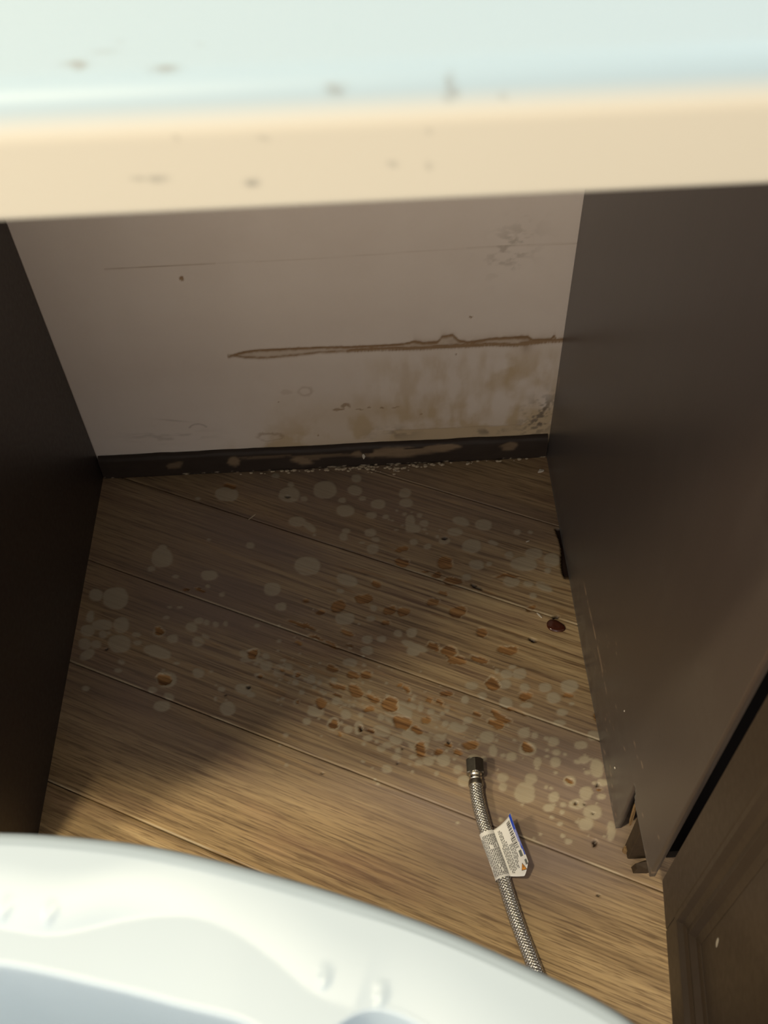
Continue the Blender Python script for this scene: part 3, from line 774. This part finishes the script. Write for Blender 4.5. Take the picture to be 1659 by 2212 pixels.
child(box('face_stile', (0.6300, -0.6000, 0.1160), (0.6600, -0.5870, 0.7890), M_GAP_SHADE, None, 0.001), RC)
# torn chipboard and rubbish in the toe notch
for i, (lo, hi, rz, ry) in enumerate([((0.606, -0.568, 0.001), (0.640, -0.5545, 0.010), 0.1, 0), ((0.600, -0.5475, 0.001), (0.608, -0.5395, 0.008), -0.2, 0)]):
    b_ = flake('broken_chipboard', ((lo[0] + hi[0]) / 2, (lo[1] + hi[1]) / 2, 0.0005), (hi[0] - lo[0]) / 2, (hi[1] - lo[1]) / 2, hi[2], rz, M_WET if i == 0 else M_RAWWOOD, 60 + i)
    child(b_, RC)
b_ = flake('splinter', (0.6045, -0.5275, 0.062), 0.0016, 0.024, 0.003, 0.0, M_RAWWOOD, 66, (math.radians(74), math.radians(4)))
child(b_, RC)
for i, (y, z, s) in enumerate([(-0.4756, 0.0502, 0.0020), (-0.4556, 0.1354, 0.0016)]):
    f_ = flake('paint_fleck', (0.5982, y, z), s, s * 0.5, 0.0006, 1.2, M_WHITECHIP, 80 + i, (0, math.radians(-90)))
    child(f_, RC)

# the open door, hinged at the front edge of the right side panel
door = empty('door')
door.location = (0, 0, 0)
door.parent = RC
DL, DZ0, DZ1, DT = 0.44, 0.138, 0.800, 0.019
FW, MW = 0.042, 0.030


def door_piece(name, bm, mat=M_DOOR):
    o = bm_obj(name, bm, mat)
    o.parent = door
    return o


# door built flat in local axes: x = distance from the hinge edge, z = height, face towards +y; then turned
def dbox(name, x0, x1, z0, z1, y0, y1, bev=0.0015):
    bm = bmesh.new()
    add_box(bm, (x0, y0, z0), (x1, y1, z1), bev)
    return door_piece(name, bm)


dbox('stile', 0, FW, DZ0, DZ1, 0, DT)
dbox('stile', DL - FW, DL, DZ0, DZ1, 0, DT)
dbox('rail', FW, DL - FW, DZ0, DZ0 + FW, 0, DT)
dbox('rail', FW, DL - FW, DZ1 - FW, DZ1, 0, DT)
dbox('door_panel', FW + MW - 0.004, DL - FW - MW + 0.004, DZ0 + FW + MW - 0.004, DZ1 - FW - MW + 0.004, 0.004, 0.0085, 0.0008)
mp = [(0.0, DT - 0.0005), (0.002, DT + 0.0012), (0.006, DT + 0.0010), (0.009, DT - 0.003), (0.014, DT - 0.005), (0.019, DT - 0.0045), (0.023, DT - 0.009), (MW, 0.0088), (MW, 0.003), (0.0, 0.003)]


def moulding(ax, a0, a1, at, sgn):
    """mitred strip: runs along ax from a0 to a1, starts at 'at' and grows inwards by sgn"""
    bm = bmesh.new()
    rings = []
    for end, s in ((a0, 1), (a1, -1)):
        ring = []
        for w, y in mp:
            t = at + sgn * w
            e = end + s * w
            ring.append(bm.verts.new((e, y, t) if ax == 'x' else (t, y, e)))
        rings.append(ring)
    n = len(mp)
    for i in range(n):
        bm.faces.new((rings[0][i], rings[0][(i + 1) % n], rings[1][(i + 1) % n], rings[1][i]))
    bm.faces.new(rings[0])
    bm.faces.new(rings[1][::-1])
    return door_piece('moulding', bm)


moulding('x', FW, DL - FW, DZ0 + FW, 1)
moulding('x', FW, DL - FW, DZ1 - FW, -1)
moulding('z', DZ0 + FW, DZ1 - FW, FW, 1)
moulding('z', DZ0 + FW, DZ1 - FW, DL - FW, -1)
fk = flake('paint_fleck', (0.083, 0.0086, 0.258), 0.0022, 0.0055, 0.0008, 0.0, M_WHITECHIP, 90, (math.radians(90), math.radians(-18)))
fk.parent = door
# local +x -> world -y (towards the room), local +y -> world -x (the face looks into the recess)
ang = math.radians(8.0)
hx, hy = 0.6182, -0.6195
ex = Vector((-math.sin(ang), -math.cos(ang), 0))
ey = Vector((-math.cos(ang), math.sin(ang), 0))
door.matrix_parent_inverse = Matrix.Identity(4)
door.matrix_local = Matrix.Translation(-RC.location) @ Matrix(((ex.x, ey.x, 0, hx), (ex.y, ey.y, 0, hy), (0, 0, 1, 0), (0, 0, 0, 1)))
for hz in (0.22, 0.70):
    child(box('hinge', (0.6225, -0.632, hz), (0.636, -0.6155, hz + 0.05), M_NUT, None, 0.001), RC)

# left cabinet
LC = empty('base_cabinet', (-0.3, -0.30, 0))
tag(LC, 'near black base cabinet left of the recess, plain side in deep shade', 'cabinet')
LF = -0.530
bm = bmesh.new()
pts = [(-0.0025, 0.0), (-0.30, 0.0), (LF, 0.0), (LF, 0.3), (LF, 0.8285), (-0.0025, 0.8285)]
vs0 = [bm.verts.new((0.0, y, z)) for y, z in pts]
vs1 = [bm.verts.new((-0.016, y, z)) for y, z in pts]
bm.faces.new(vs0)
bm.faces.new(vs1[::-1])
for i in range(len(pts)):
    bm.faces.new((vs0[i], vs0[(i + 1) % 6], vs1[(i + 1) % 6], vs1[i]))
child(bm_obj('side_panel', bm, M_CAB), LC)
child(box('side_panel', (-0.6, LF, 0.0), (-0.584, -0.0025, 0.8285), M_CAB), LC)
child(box('toe_kick_board', (-0.5835, LF + 0.060, 0.002), (-0.0170, LF + 0.072, 0.0965), M_CAB), LC)
child(box('cabinet_bottom', (-0.5835, LF + 0.012, 0.098), (-0.0170, -0.011, 0.114), M_GAP_SHADE), LC)
child(box('back_panel', (-0.5835, -0.010, 0.004), (-0.0170, -0.003, 0.8285), M_CAB), LC)
dl = child(box('door', (-0.594, LF - 0.0195, 0.117), (-0.006, LF - 0.0008, 0.800), M_DOOR, None, 0.002), LC)
child(box('top_rail', (-0.5835, LF, 0.790), (-0.0170, LF + 0.016, 0.8285), M_CAB), LC)

# ------------------------------------------------------------------ countertop
CZ0, CZ1, CYF = 0.8330, 0.8715, -0.6370
pr = []
pr += [(y, CZ1) for y in (-0.002, -0.2, -0.4, -0.55)]
pr += [(y, CZ1) for y in np.arange(-0.580, CYF + 0.0141, -0.0012)]
for a in np.linspace(0, 90, 14):
    pr.append((CYF + 0.014 - 0.014 * math.sin(math.radians(a)), CZ1 - 0.014 + 0.014 * math.cos(math.radians(a))))
pr += [(CYF, z) for z in np.arange(CZ1 - 0.0152, CZ0 + 0.0025, -0.0012)]
for a in np.linspace(0, 90, 6):
    pr.append((CYF + 0.002 - 0.002 * math.cos(math.radians(a)), CZ0 + 0.002 - 0.002 * math.sin(math.radians(a))))
pr += [(-0.610, CZ0), (-0.60, CZ0), (-0.3, CZ0), (-0.002, CZ0), (-0.002, CZ1)]
pr = np.array(pr)
cxs = np.concatenate([[-0.75, 0.0, 0.20], np.arange(0.26, 0.51, 0.0014), [0.56, 0.8, 1.6]])
CX, CI = np.meshgrid(cxs, np.arange(len(pr)), indexing='ij')
CYg = pr[CI, 0]
CZg = pr[CI, 1]
sm = np.zeros_like(CX)
jx = (fbm(CX * 400, (CYg + CZg) * 400, 3) - 0.5) * 0.004
for cx, cy, rx, ry, a in ((0.2981, -0.6203, 0.0028, 0.0016, 0.55), (0.2990, -0.6225, 0.0016, 0.0012, 0.5), (0.3222, -0.6252, 0.0030, 0.0013, 0.55), (0.3115, -0.6435, 0.0016, 0.001, 0.4), (0.3696, -0.6330, 0.0022, 0.0010, 0.5),
                          (0.4005, -0.6335, 0.0014, 0.0024, 0.45), (0.4150, -0.636, 0.001, 0.001, 0.4), (0.305, -0.6144, 0.004, 0.0012, 0.2), (0.331, -0.613, 0.001, 0.0008, 0.25), (0.3085, -0.609, 0.0012, 0.001, 0.2)):
    sm = np.maximum(sm, a * (CZg > CZ1 - 0.009) * np.exp(-(((CX - cx + jx) / rx) ** 2 + ((CYg - cy) / ry) ** 2)))
for cx, cz, rx, rz, a in ((0.3165, 0.8450, 0.0020, 0.0007, 0.55), (0.3110, 0.8453, 0.0022, 0.0006, 0.35), (0.3435, 0.8422, 0.0014, 0.0010, 0.6), (0.3843, 0.8461, 0.0010, 0.0008, 0.35), (0.3943, 0.8556, 0.0009, 0.0007, 0.4), (0.3484, 0.8559, 0.0010, 0.0006, 0.3), (0.3950, 0.8450, 0.0009, 0.0012, 0.3), (0.3241, 0.8572, 0.0006, 0.0005, 0.3)):
    sm = np.maximum(sm, a * (CYg < CYF + 0.002) * np.exp(-(((CX - cx + jx) / rx) ** 2 + ((CZg - cz) / rz) ** 2)))
ct = grid_mesh('countertop', np.stack([CX, CYg, CZg], -1), M_COUNTER, None, dict(smudge=sm, warm_light=sstep(CZ1 - 0.004, CZ1 - 0.013, CZg) * (CYg < -0.5)), smooth=True)  # mask of the painted warm light on the front face
bm = bmesh.new()
bm.from_mesh(ct.data)
bmesh.ops.remove_doubles(bm, verts=bm.verts[:], dist=1e-6)
es = [e for e in bm.edges if e.is_boundary]
bmesh.ops.holes_fill(bm, edges=es, sides=0)
bmesh.ops.recalc_face_normals(bm, faces=bm.faces[:])
bm.to_mesh(ct.data)
bm.free()
tag(ct, 'white laminate countertop with smudged front edge tinted for warm light across the top', 'countertop')

# ------------------------------------------------------------------ white moulded tub in the foreground
TZ = 0.508
rim = [Vector(p) for p in RIM]
ctrl = [(-0.235, -0.905), (-0.222, -0.812), (-0.165, -0.745), (-0.075, -0.706), (0.030, -0.6895), (0.105, -0.688)] + [tuple(p) for p in RIM] + \
       [(0.502, -0.818), (0.517, -0.848), (0.523, -0.905), (0.510, -0.990), (0.455, -1.060), (0.33, -1.100), (0.145, -1.112), (-0.05, -1.100), (-0.17, -1.060), (-0.222, -0.990)]
ctrl = np.array(ctrl)


def catmull(P, per):
    n = len(P)
    out = []
    for i in range(n):
        p0, p1, p2, p3 = P[i - 1], P[i], P[(i + 1) % n], P[(i + 2) % n]
        k = max(6, int(np.linalg.norm(p2 - p1) / per))
        for t in np.linspace(0, 1, k, endpoint=False):
            out.append(0.5 * ((2 * p1) + (-p0 + p2) * t + (2 * p0 - 5 * p1 + 4 * p2 - p3) * t * t + (-p0 + 3 * p1 - 3 * p2 + p3) * t ** 3))
    return np.array(out)


OUT = catmull(ctrl, 0.0018)
for _ in range(12):                                             # relax the traced outline
    OUT = 0.5 * OUT + 0.25 * (np.roll(OUT, 1, 0) + np.roll(OUT, -1, 0))
tang = np.roll(OUT, -1, 0) - np.roll(OUT, 1, 0)
tang /= np.linalg.norm(tang, axis=1)[:, None]
inn = np.stack([tang[:, 1], -tang[:, 0]], 1)
cen = np.array([0.145, -0.90])
if ((cen - OUT) * inn).sum() < 0:
    inn = -inn
for _ in range(60):
    inn = 0.5 * inn + 0.25 * (np.roll(inn, 1, 0) + np.roll(inn, -1, 0))
inn /= np.linalg.norm(inn, axis=1)[:, None]


def dist_in(p):
    d = OUT - np.array(p)
    i = np.argmin((d ** 2).sum(1))
    return i, float(np.linalg.norm(d[i]))


back = OUT[:, 1] > -0.87
s_all = OUT[:, 0]
cr = sorted((OUT[dist_in(p)[0], 0], dist_in(p)[1]) for p in CREASE)
crx = np.array([-0.10, -0.02, 0.06, 0.12] + [c[0] for c in cr] + [0.41, 0.45, 0.50])
crd = np.array([0.040, 0.052, 0.036, 0.040] + [c[1] for c in cr] + [0.058, 0.050, 0.045])
ic = sorted((OUT[dist_in(p)[0], 0], dist_in(p)[1]) for p in INNER)
i2 = sorted((OUT[dist_in(p)[0], 0], dist_in(p)[1]) for p in INNER2)
icx = np.array([-0.1, 0.1] + [c[0] for c in ic] + [0.352] + [c[0] for c in i2] + [0.47])
icd = np.array([0.066, 0.066] + [c[1] for c in ic] + [0.075] + [c[1] for c in i2] + [0.060])
o_ = np.argsort(icx)
icx, icd = icx[o_], icd[o_]
DC = np.where(back, np.interp(s_all, crx, crd), 0.045)
DI = np.where(back, np.interp(s_all, icx, icd), 0.066)


def smooth1(a, n):
    for _ in range(n):
        a = 0.5 * a + 0.25 * (np.roll(a, 1) + np.roll(a, -1))
    return a


DC = smooth1(DC, 40)
DI = smooth1(DI, 25)
DC = np.minimum(DC, DI - 0.004)
# profile: outside wall, rolled lip, upper rim, step at the crease, shelf, inner edge, inner wall, bottom
n_o = len(OUT)
rows = []
TAPER = 0.13


def pos(d, z, sh=0.0):
    p = OUT + inn * (d if np.ndim(d) else np.full(n_o, d))[:, None]
    return np.stack([p[:, 0], p[:, 1], np.full(n_o, z) if np.ndim(z) == 0 else z], 1)


def toward(k, z):
    p = OUT * (1 - k) + cen * k
    return np.stack([p[:, 0], p[:, 1], np.full(n_o, z)], 1)


for k, z in ((0.62, 0.290), (0.45, 0.290), (0.36, 0.294), (0.30, 0.305), (0.22, 0.36), (0.14, 0.43)):
    rows.append(toward(k, z))
rows.append(pos(0.016, 0.455))
rows.append(pos(0.006, 0.468))
rows.append(pos(0.0008, 0.490))
for a in np.linspace(0, 90, 10):
    rows.append(pos(0.007 - 0.007 * math.cos(math.radians(a)), TZ - 0.0084 + 0.007 * math.sin(math.radians(a))))
ztop = TZ - 0.0014
dimp = np.array(DIMPLE)


def rim_z(p, frac_d):
    z = ztop - 0.10 * (frac_d - 0.014) * 0.6
    return z


NR = 44
for j in range(1, NR + 1):
    t = j / NR
    d = 0.007 + (DI - 0.003 - 0.007) * t
    p = OUT + inn * d[:, None]
    z = ztop - 0.07 * (d - 0.014)
    left = 0.35 + 0.65 * sstep(0.30, 0.22, p[:, 0])
    st = np.where(d < DC, np.clip(1 - (DC - d) / 0.030, 0, 1) ** 2, 1.0)
    z = z - 0.0052 * st * left
    for k in range(4):
        a, b = dimp[2 * k], dimp[2 * k + 1]
        ax = (b - a) / (np.linalg.norm(b - a) + 1e-9)
        if k < 2:
            c0, wl, ww, ht = (a + b) / 2 + np.array([0, 0.0015]), 0.0075, 0.0034, 0.0013
            ax = np.array([0.35, 0.94])
        else:
            c0, wl, ww, ht = a + np.array([-0.002, 0.002]), 0.0070, 0.0028, 0.0012
            ax = np.array([0.15, 0.99])
        r_ = p - c0
        l = r_ @ ax
        w = r_ @ np.array([-ax[1], ax[0]])
        tear = (1 - sstep(0.7, 1.1, np.hypot(l / wl, w / (ww * (1 + 0.4 * l / wl)))))
        z = z + ht * tear * np.clip(0.5 - l / wl * 0.6, 0, 1.2)
    rows.append(np.stack([p[:, 0], p[:, 1], z], 1))
zl_ = rows[-1][:, 2]
DIS = np.maximum(smooth1(DI, 1500), 0.060)
ZLM = float(zl_.mean())
for a in (30, 60, 90):
    d = DI - 0.003 + 0.003 * math.sin(math.radians(a))
    rows.append(pos(d, zl_ - 0.003 * (1 - math.cos(math.radians(a)))))
for dd, dz in ((0.0, 0.012), (0.0, 0.06), (0.002, 0.12), (0.006, 0.15), (0.016, 0.172), (0.032, 0.180)):
    bl = min(1.0, dz / 0.12)
    rows.append(pos(DI * (1 - bl) + DIS * bl + dd, (zl_ - dz) * (1 - bl) + (ZLM - dz) * bl))
for k in (0.45, 0.75, 0.97):
    p = rows[-1] * 1.0
    tgt = OUT * (1 - k) + cen * k
    rows.append(np.stack([tgt[:, 0], tgt[:, 1], np.full(n_o, TZ - 0.187)], 1))
G = np.stack(rows, 0)
G = np.concatenate([G, G[:, :1]], 1)
tub = grid_mesh('basin', G, M_PLASTIC, None, None, smooth=True)
bm = bmesh.new()
bm.from_mesh(tub.data)
bmesh.ops.remove_doubles(bm, verts=bm.verts[:], dist=1e-6)
bmesh.ops.holes_fill(bm, edges=[e for e in bm.edges if e.is_boundary], sides=0)
bmesh.ops.recalc_face_normals(bm, faces=bm.faces[:])
bm.to_mesh(tub.data)
bm.free()
TUB = empty('wash_tub', (0.145, -0.90, 0))
tag(TUB, 'white glossy moulded tub with a wide curved rim, in the foreground', 'tub')
child(tub, TUB)
for lx, ly in ((0.02, -0.85), (0.27, -0.85), (0.02, -0.97), (0.27, -0.97)):  # unseen legs, added so that light passes under the basin
    bm = bmesh.new()
    bmesh.ops.create_cone(bm, cap_ends=True, segments=16, radius1=0.011, radius2=0.014, depth=0.2915)
    lg = bm_obj('added_leg', bm, M_PLASTIC, None, False)
    lg.location = (lx, ly, 0.14575)
    child(lg, TUB)

# ------------------------------------------------------------------ braided supply hose
HOSE = empty('supply_hose', (0.4593, -0.4482, 0))
tag(HOSE, 'braided steel water supply hose with hex nut and paper label, lying on the floor', 'hose')
HR = 0.0072
path = [(0.4592, -0.4660), (0.4590, -0.4816), (0.4618, -0.5026), (0.4665, -0.5261), (0.4751, -0.5593), (0.4807, -0.5865), (0.4865, -0.6129), (0.4941, -0.6406), (0.505, -0.68), (0.516, -0.73), (0.522, -0.79), (0.520, -0.86), (0.508, -0.93)]
zc = [0.0118, 0.0112, 0.0102, 0.0093] + [HR + 0.0006] * 9
PP = [np.array([x, y, z]) for (x, y), z in zip(path, zc)]


def spline(P, n):
    P = [2 * P[0] - P[1]] + P + [2 * P[-1] - P[-2]]
    out = []
    for i in range(1, len(P) - 2):
        p0, p1, p2, p3 = P[i - 1], P[i], P[i + 1], P[i + 2]
        for t in np.linspace(0, 1, n, endpoint=False):
            out.append(0.5 * ((2 * p1) + (-p0 + p2) * t + (2 * p0 - 5 * p1 + 4 * p2 - p3) * t * t + (-p0 + 3 * p1 - 3 * p2 + p3) * t ** 3))
    out.append(P[-2])
    return np.array(out)


C = spline(PP, 60)
L = np.concatenate([[0], np.cumsum(np.linalg.norm(np.diff(C, axis=0), axis=1))])


def at_len(s):
    s = np.asarray(s, float)
    c = np.stack([np.interp(s, L, C[:, k]) for k in range(3)], -1)
    e = 0.004
    t = np.stack([np.interp(np.minimum(s + e, L[-1]), L, C[:, k]) - np.interp(np.maximum(s - e, 0), L, C[:, k]) for k in range(3)], -1)
    t /= np.linalg.norm(t, axis=-1, keepdims=True)
    b = np.cross(t, np.array([0, 0, 1.0]))
    b /= np.linalg.norm(b, axis=-1, keepdims=True)     # sideways
    w = np.cross(b, t)                                 # up
    return c, t, b, w


def tube_pt(s, th, r):
    """th = 0 sideways towards +b, 90 degrees = up"""
    c, t, b, w = at_len(s)
    return c + b * (np.cos(th) * r)[..., None] + w * (np.sin(th) * r)[..., None]


S, TH = np.meshgrid(np.arange(0, L[-1], 0.00055), np.linspace(0, 2 * math.pi, 73), indexing='ij')
NS = 9
pitch = 0.026
a1 = NS * (TH / (2 * math.pi) + S / pitch)
a2 = NS * (TH / (2 * math.pi) - S / pitch)
w1 = np.abs(np.sin(math.pi * a1))
w2 = np.abs(np.sin(math.pi * a2))
over = np.sin(math.pi * (a1 + a2) / 2) * np.sin(math.pi * (a1 - a2) / 2)
par = (np.floor(a1) + np.floor(a2)) % 2
hh = np.where(par < 1, w1 ** 0.7 * (0.75 + 0.25 * np.sin(math.pi * (a2 % 1))), w2 ** 0.7 * (0.75 + 0.25 * np.sin(math.pi * (a1 % 1))))
fine_w = 0.12 * np.abs(np.sin(math.pi * 3 * np.where(par < 1, a1, a2)))
RR = HR - 0.0013 + 0.0014 * hh + 0.0002 * fine_w
br = grid_mesh('braided_sleeve', tube_pt(S, TH, RR), M_STEEL, None, dict(gap=1 - sstep(0.25, 0.62, hh)), smooth=True)
child(br, HOSE)


def lathe(name, prof, mat, nseg=40, s0=0.0, smooth=True):
    """profile of (distance along the hose from its end, radius)"""
    c, t, b, w = at_len(np.array(0.0))
    th = np.linspace(0, 2 * math.pi, nseg + 1)
    P = np.array([[c + t * s + b * math.cos(a) * r + w * math.sin(a) * r for a in th] for s, r in prof])
    o = grid_mesh(name, P, mat, None, None, smooth)
    return child(o, HOSE)


lathe('crimp_collar', [(0.006, 0.0066), (0.006, 0.0077), (0.005, 0.0080), (0.001, 0.0078), (-0.0008, 0.0070), (-0.0012, 0.0058)], M_NUT)
lathe('ferrule', [(-0.0005, 0.0060), (-0.002, 0.0068), (-0.0034, 0.0070), (-0.0042, 0.0062), (-0.0052, 0.0062), (-0.0062, 0.0070), (-0.0078, 0.0070), (-0.0092, 0.0062), (-0.0125, 0.0056)], M_FERRULE)
# hex nut with chamfered corners and an open bore
c0, t0, b0, w0 = at_len(np.array(0.0))
bm = bmesh.new()
NH = 0.0158
rings = []
for s, k, r_circ in ((-0.0070, 'c', 0.0090), (-0.0082, 'h', 0.0), (-0.0070 - NH + 0.0012, 'h', 0), (-0.0070 - NH, 'c', 0.0092), (-0.0070 - NH, 'c', 0.0068), (-0.0070 - NH + 0.008, 'c', 0.0064)):
    ring = []
    for i in range(48):
        a = 2 * math.pi * i / 48
        hexr = 0.0090 / math.cos(((a + math.pi / 6) % (math.pi / 3)) - math.pi / 6)
        r = min(hexr, 0.01025) if k == 'h' else r_circ
        q = c0 + t0 * s + b0 * math.cos(a) * r + w0 * math.sin(a) * r
        ring.append(bm.verts.new(q))
    rings.append(ring)
for A, B in zip(rings[:-1], rings[1:]):
    for i in range(48):
        bm.faces.new((A[i], A[(i + 1) % 48], B[(i + 1) % 48], B[i]))
bm.faces.new(rings[-1])
bm.faces.new(rings[0][::-1])
child(bm_obj('hex_nut', bm, M_NUT), HOSE)

# paper label: wrapped sleeve and a free flap with print
LS0, LS1 = 0.0560, 0.1040
S, TH = np.meshgrid(np.linspace(LS0, LS1, 40), np.linspace(0, 2 * math.pi, 49), indexing='ij')
wrap = grid_mesh('label_wrap', tube_pt(S, TH, np.full_like(S, HR + 0.0007)), M_PAPER, None, None, True)
child(wrap, HOSE)
_, tt, bb, ww = at_len(np.array((LS0 + LS1) / 2))
SIDE = 1.0 if bb[0] > 0 else -1.0
FLW = 0.0225


def flap_pt(s, q, lift=0.0):
    """s along the hose in metres from LS0, q 0..1 from the wrap outwards"""
    s = np.asarray(s, float)
    q = np.asarray(q, float)
    c, t, b, w = at_len(LS0 + s)
    b = b * SIDE
    r = HR + 0.0007
    th0 = math.radians(32)
    a = c + b * math.cos(th0) * r + w * math.sin(th0) * r
    x = FLW * q
    up = 0.0035 * q + 0.0150 * q ** 2.2
    out = x * (1 - 0.18 * q ** 2)
    sh = -0.006 * q * (1 - s / (LS1 - LS0)) + 0.009 * q * (s / (LS1 - LS0))
    n = b * -0.45 + w * 0.89
    return a + b * out[..., None] + w * up[..., None] + t * sh[..., None] + n * np.asarray(lift)[..., None]


SF, QF = np.meshgrid(np.linspace(0, LS1 - LS0, 30), np.linspace(0, 1, 22), indexing='ij')
cut = np.where((QF > 0.6) & (SF > LS1 - LS0 - 0.012), (QF - 0.6) / 0.4 * (SF - (LS1 - LS0 - 0.012)) * 0.8, 0)
flap = grid_mesh('label_flap', flap_pt(SF - cut, QF), M_PAPER, None, None, True)
child(flap, HOSE)
sf = flap.modifiers.new('thickness', 'SOLIDIFY')
sf.thickness = 0.0002
sf.offset = 0


def patch_mesh(name, quads, fn, mat, parent):
    vs, fs = [], []
    for (s0, s1, q0, q1) in quads:
        n = 3
        g = [[len(vs) + i * 2 + j for j in range(2)] for i in range(n)]
        for i in range(n):
            for j in range(2):
                vs.append(fn(s0 + (s1 - s0) * i / (n - 1), q0 + (q1 - q0) * j))
        for i in range(n - 1):
            fs.append((g[i][0], g[i + 1][0], g[i + 1][1], g[i][1]))
    o = mesh_obj(name, vs, fs, mat)
    o.parent = parent
    o.matrix_parent_inverse = parent.matrix_parent_inverse.copy()
    o.matrix_parent_inverse = Matrix.Translation(-HOSE.location) if parent is HOSE else Matrix.Identity(4)
    return o


LIFT = 0.00022
FN = lambda s, q: flap_pt(s, q, np.array(LIFT))


def wrap_fn(s, q):
    th = math.radians(q)
    c, t, b, w = at_len(np.array(LS0 + s))
    r = HR + 0.00085
    return c + b * SIDE * math.cos(th) * r + w * math.sin(th) * r


rt = random.Random(21)
qs = []
for row in range(11):                                           # lines of small print round the wrap
    a = 168 - row * 12.5
    s = 0.004 if row else 0.006
    end = 0.0460 if row else 0.028
    while s < end:
        l = rt.uniform(0.0012, 0.0042)
        if rt.random() > 0.05:
            qs.append((s, min(s + l, end), a - 2.9, a + 2.9))
        s += l + 0.0005
wp = patch_mesh('printed_text', qs, wrap_fn, M_INK, HOSE)
qs = []
for row, (q0, s_a, s_b) in enumerate([(0.10, 0.020, 0.042), (0.16, 0.004, 0.045), (0.22, 0.004, 0.045), (0.28, 0.006, 0.043), (0.34, 0.016, 0.042), (0.42, 0.020, 0.041), (0.48, 0.020, 0.041), (0.54, 0.020, 0.036), (0.60, 0.016, 0.033)]):
    s = s_a
    while s < s_b:
        l = rt.uniform(0.0012, 0.0042)
        qs.append((s, min(s + l, s_b), q0, q0 + 0.030))
        s += l + 0.0006
patch_mesh('printed_text', qs, FN, M_INK, HOSE)
qs = []
s = 0.003
while s < 0.026:                                                # bar code bars lie across the flap
    l = rt.choice([0.0003, 0.0005, 0.0009])
    qs.append((s, s + l, 0.64, 0.82))
    s += l + rt.choice([0.0004, 0.0006, 0.0009])
patch_mesh('barcode', qs, FN, M_INK, HOSE)
patch_mesh('printed_block', [(0.028, 0.033, 0.72, 0.86), (0.036, 0.040, 0.84, 0.96)], FN, mat_simple('label_grey', (0.13, 0.14, 0.13), 0.6), HOSE)
qs = [(0.0, 0.006, 0.87, 1.0), (0.006, 0.014, 0.87, 1.0), (0.014, 0.022, 0.885, 1.0), (0.022, 0.028, 0.905, 1.0), (0.028, 0.033, 0.94, 1.0)]
patch_mesh('blue_band', qs, FN, M_BLUE, HOSE)
patch_mesh('white_stripe', [(0.0125, 0.024, 0.915, 0.93), (0.0125, 0.026, 0.955, 0.968)], lambda s, q: flap_pt(s, q, np.array(LIFT * 1.8)), M_PAPER, HOSE)


def tri(name, pts, lift, mat):
    vs = [flap_pt(s, q, np.array(lift)) for s, q in pts]
    o = mesh_obj(name, vs, [tuple(range(len(vs)))], mat)
    return child(o, HOSE)


tri('warning_triangle', [(0.0375, 0.69), (0.0435, 0.555), (0.0435, 0.825)], LIFT, M_INK)
tri('warning_triangle', [(0.0384, 0.69), (0.0431, 0.582), (0.0431, 0.798)], LIFT * 1.8, M_ORANGE)
tri('exclamation_mark', [(0.0400, 0.675), (0.0400, 0.705), (0.0418, 0.698), (0.0418, 0.682)], LIFT * 2.6, M_INK)
bpy.context.view_layer.update()
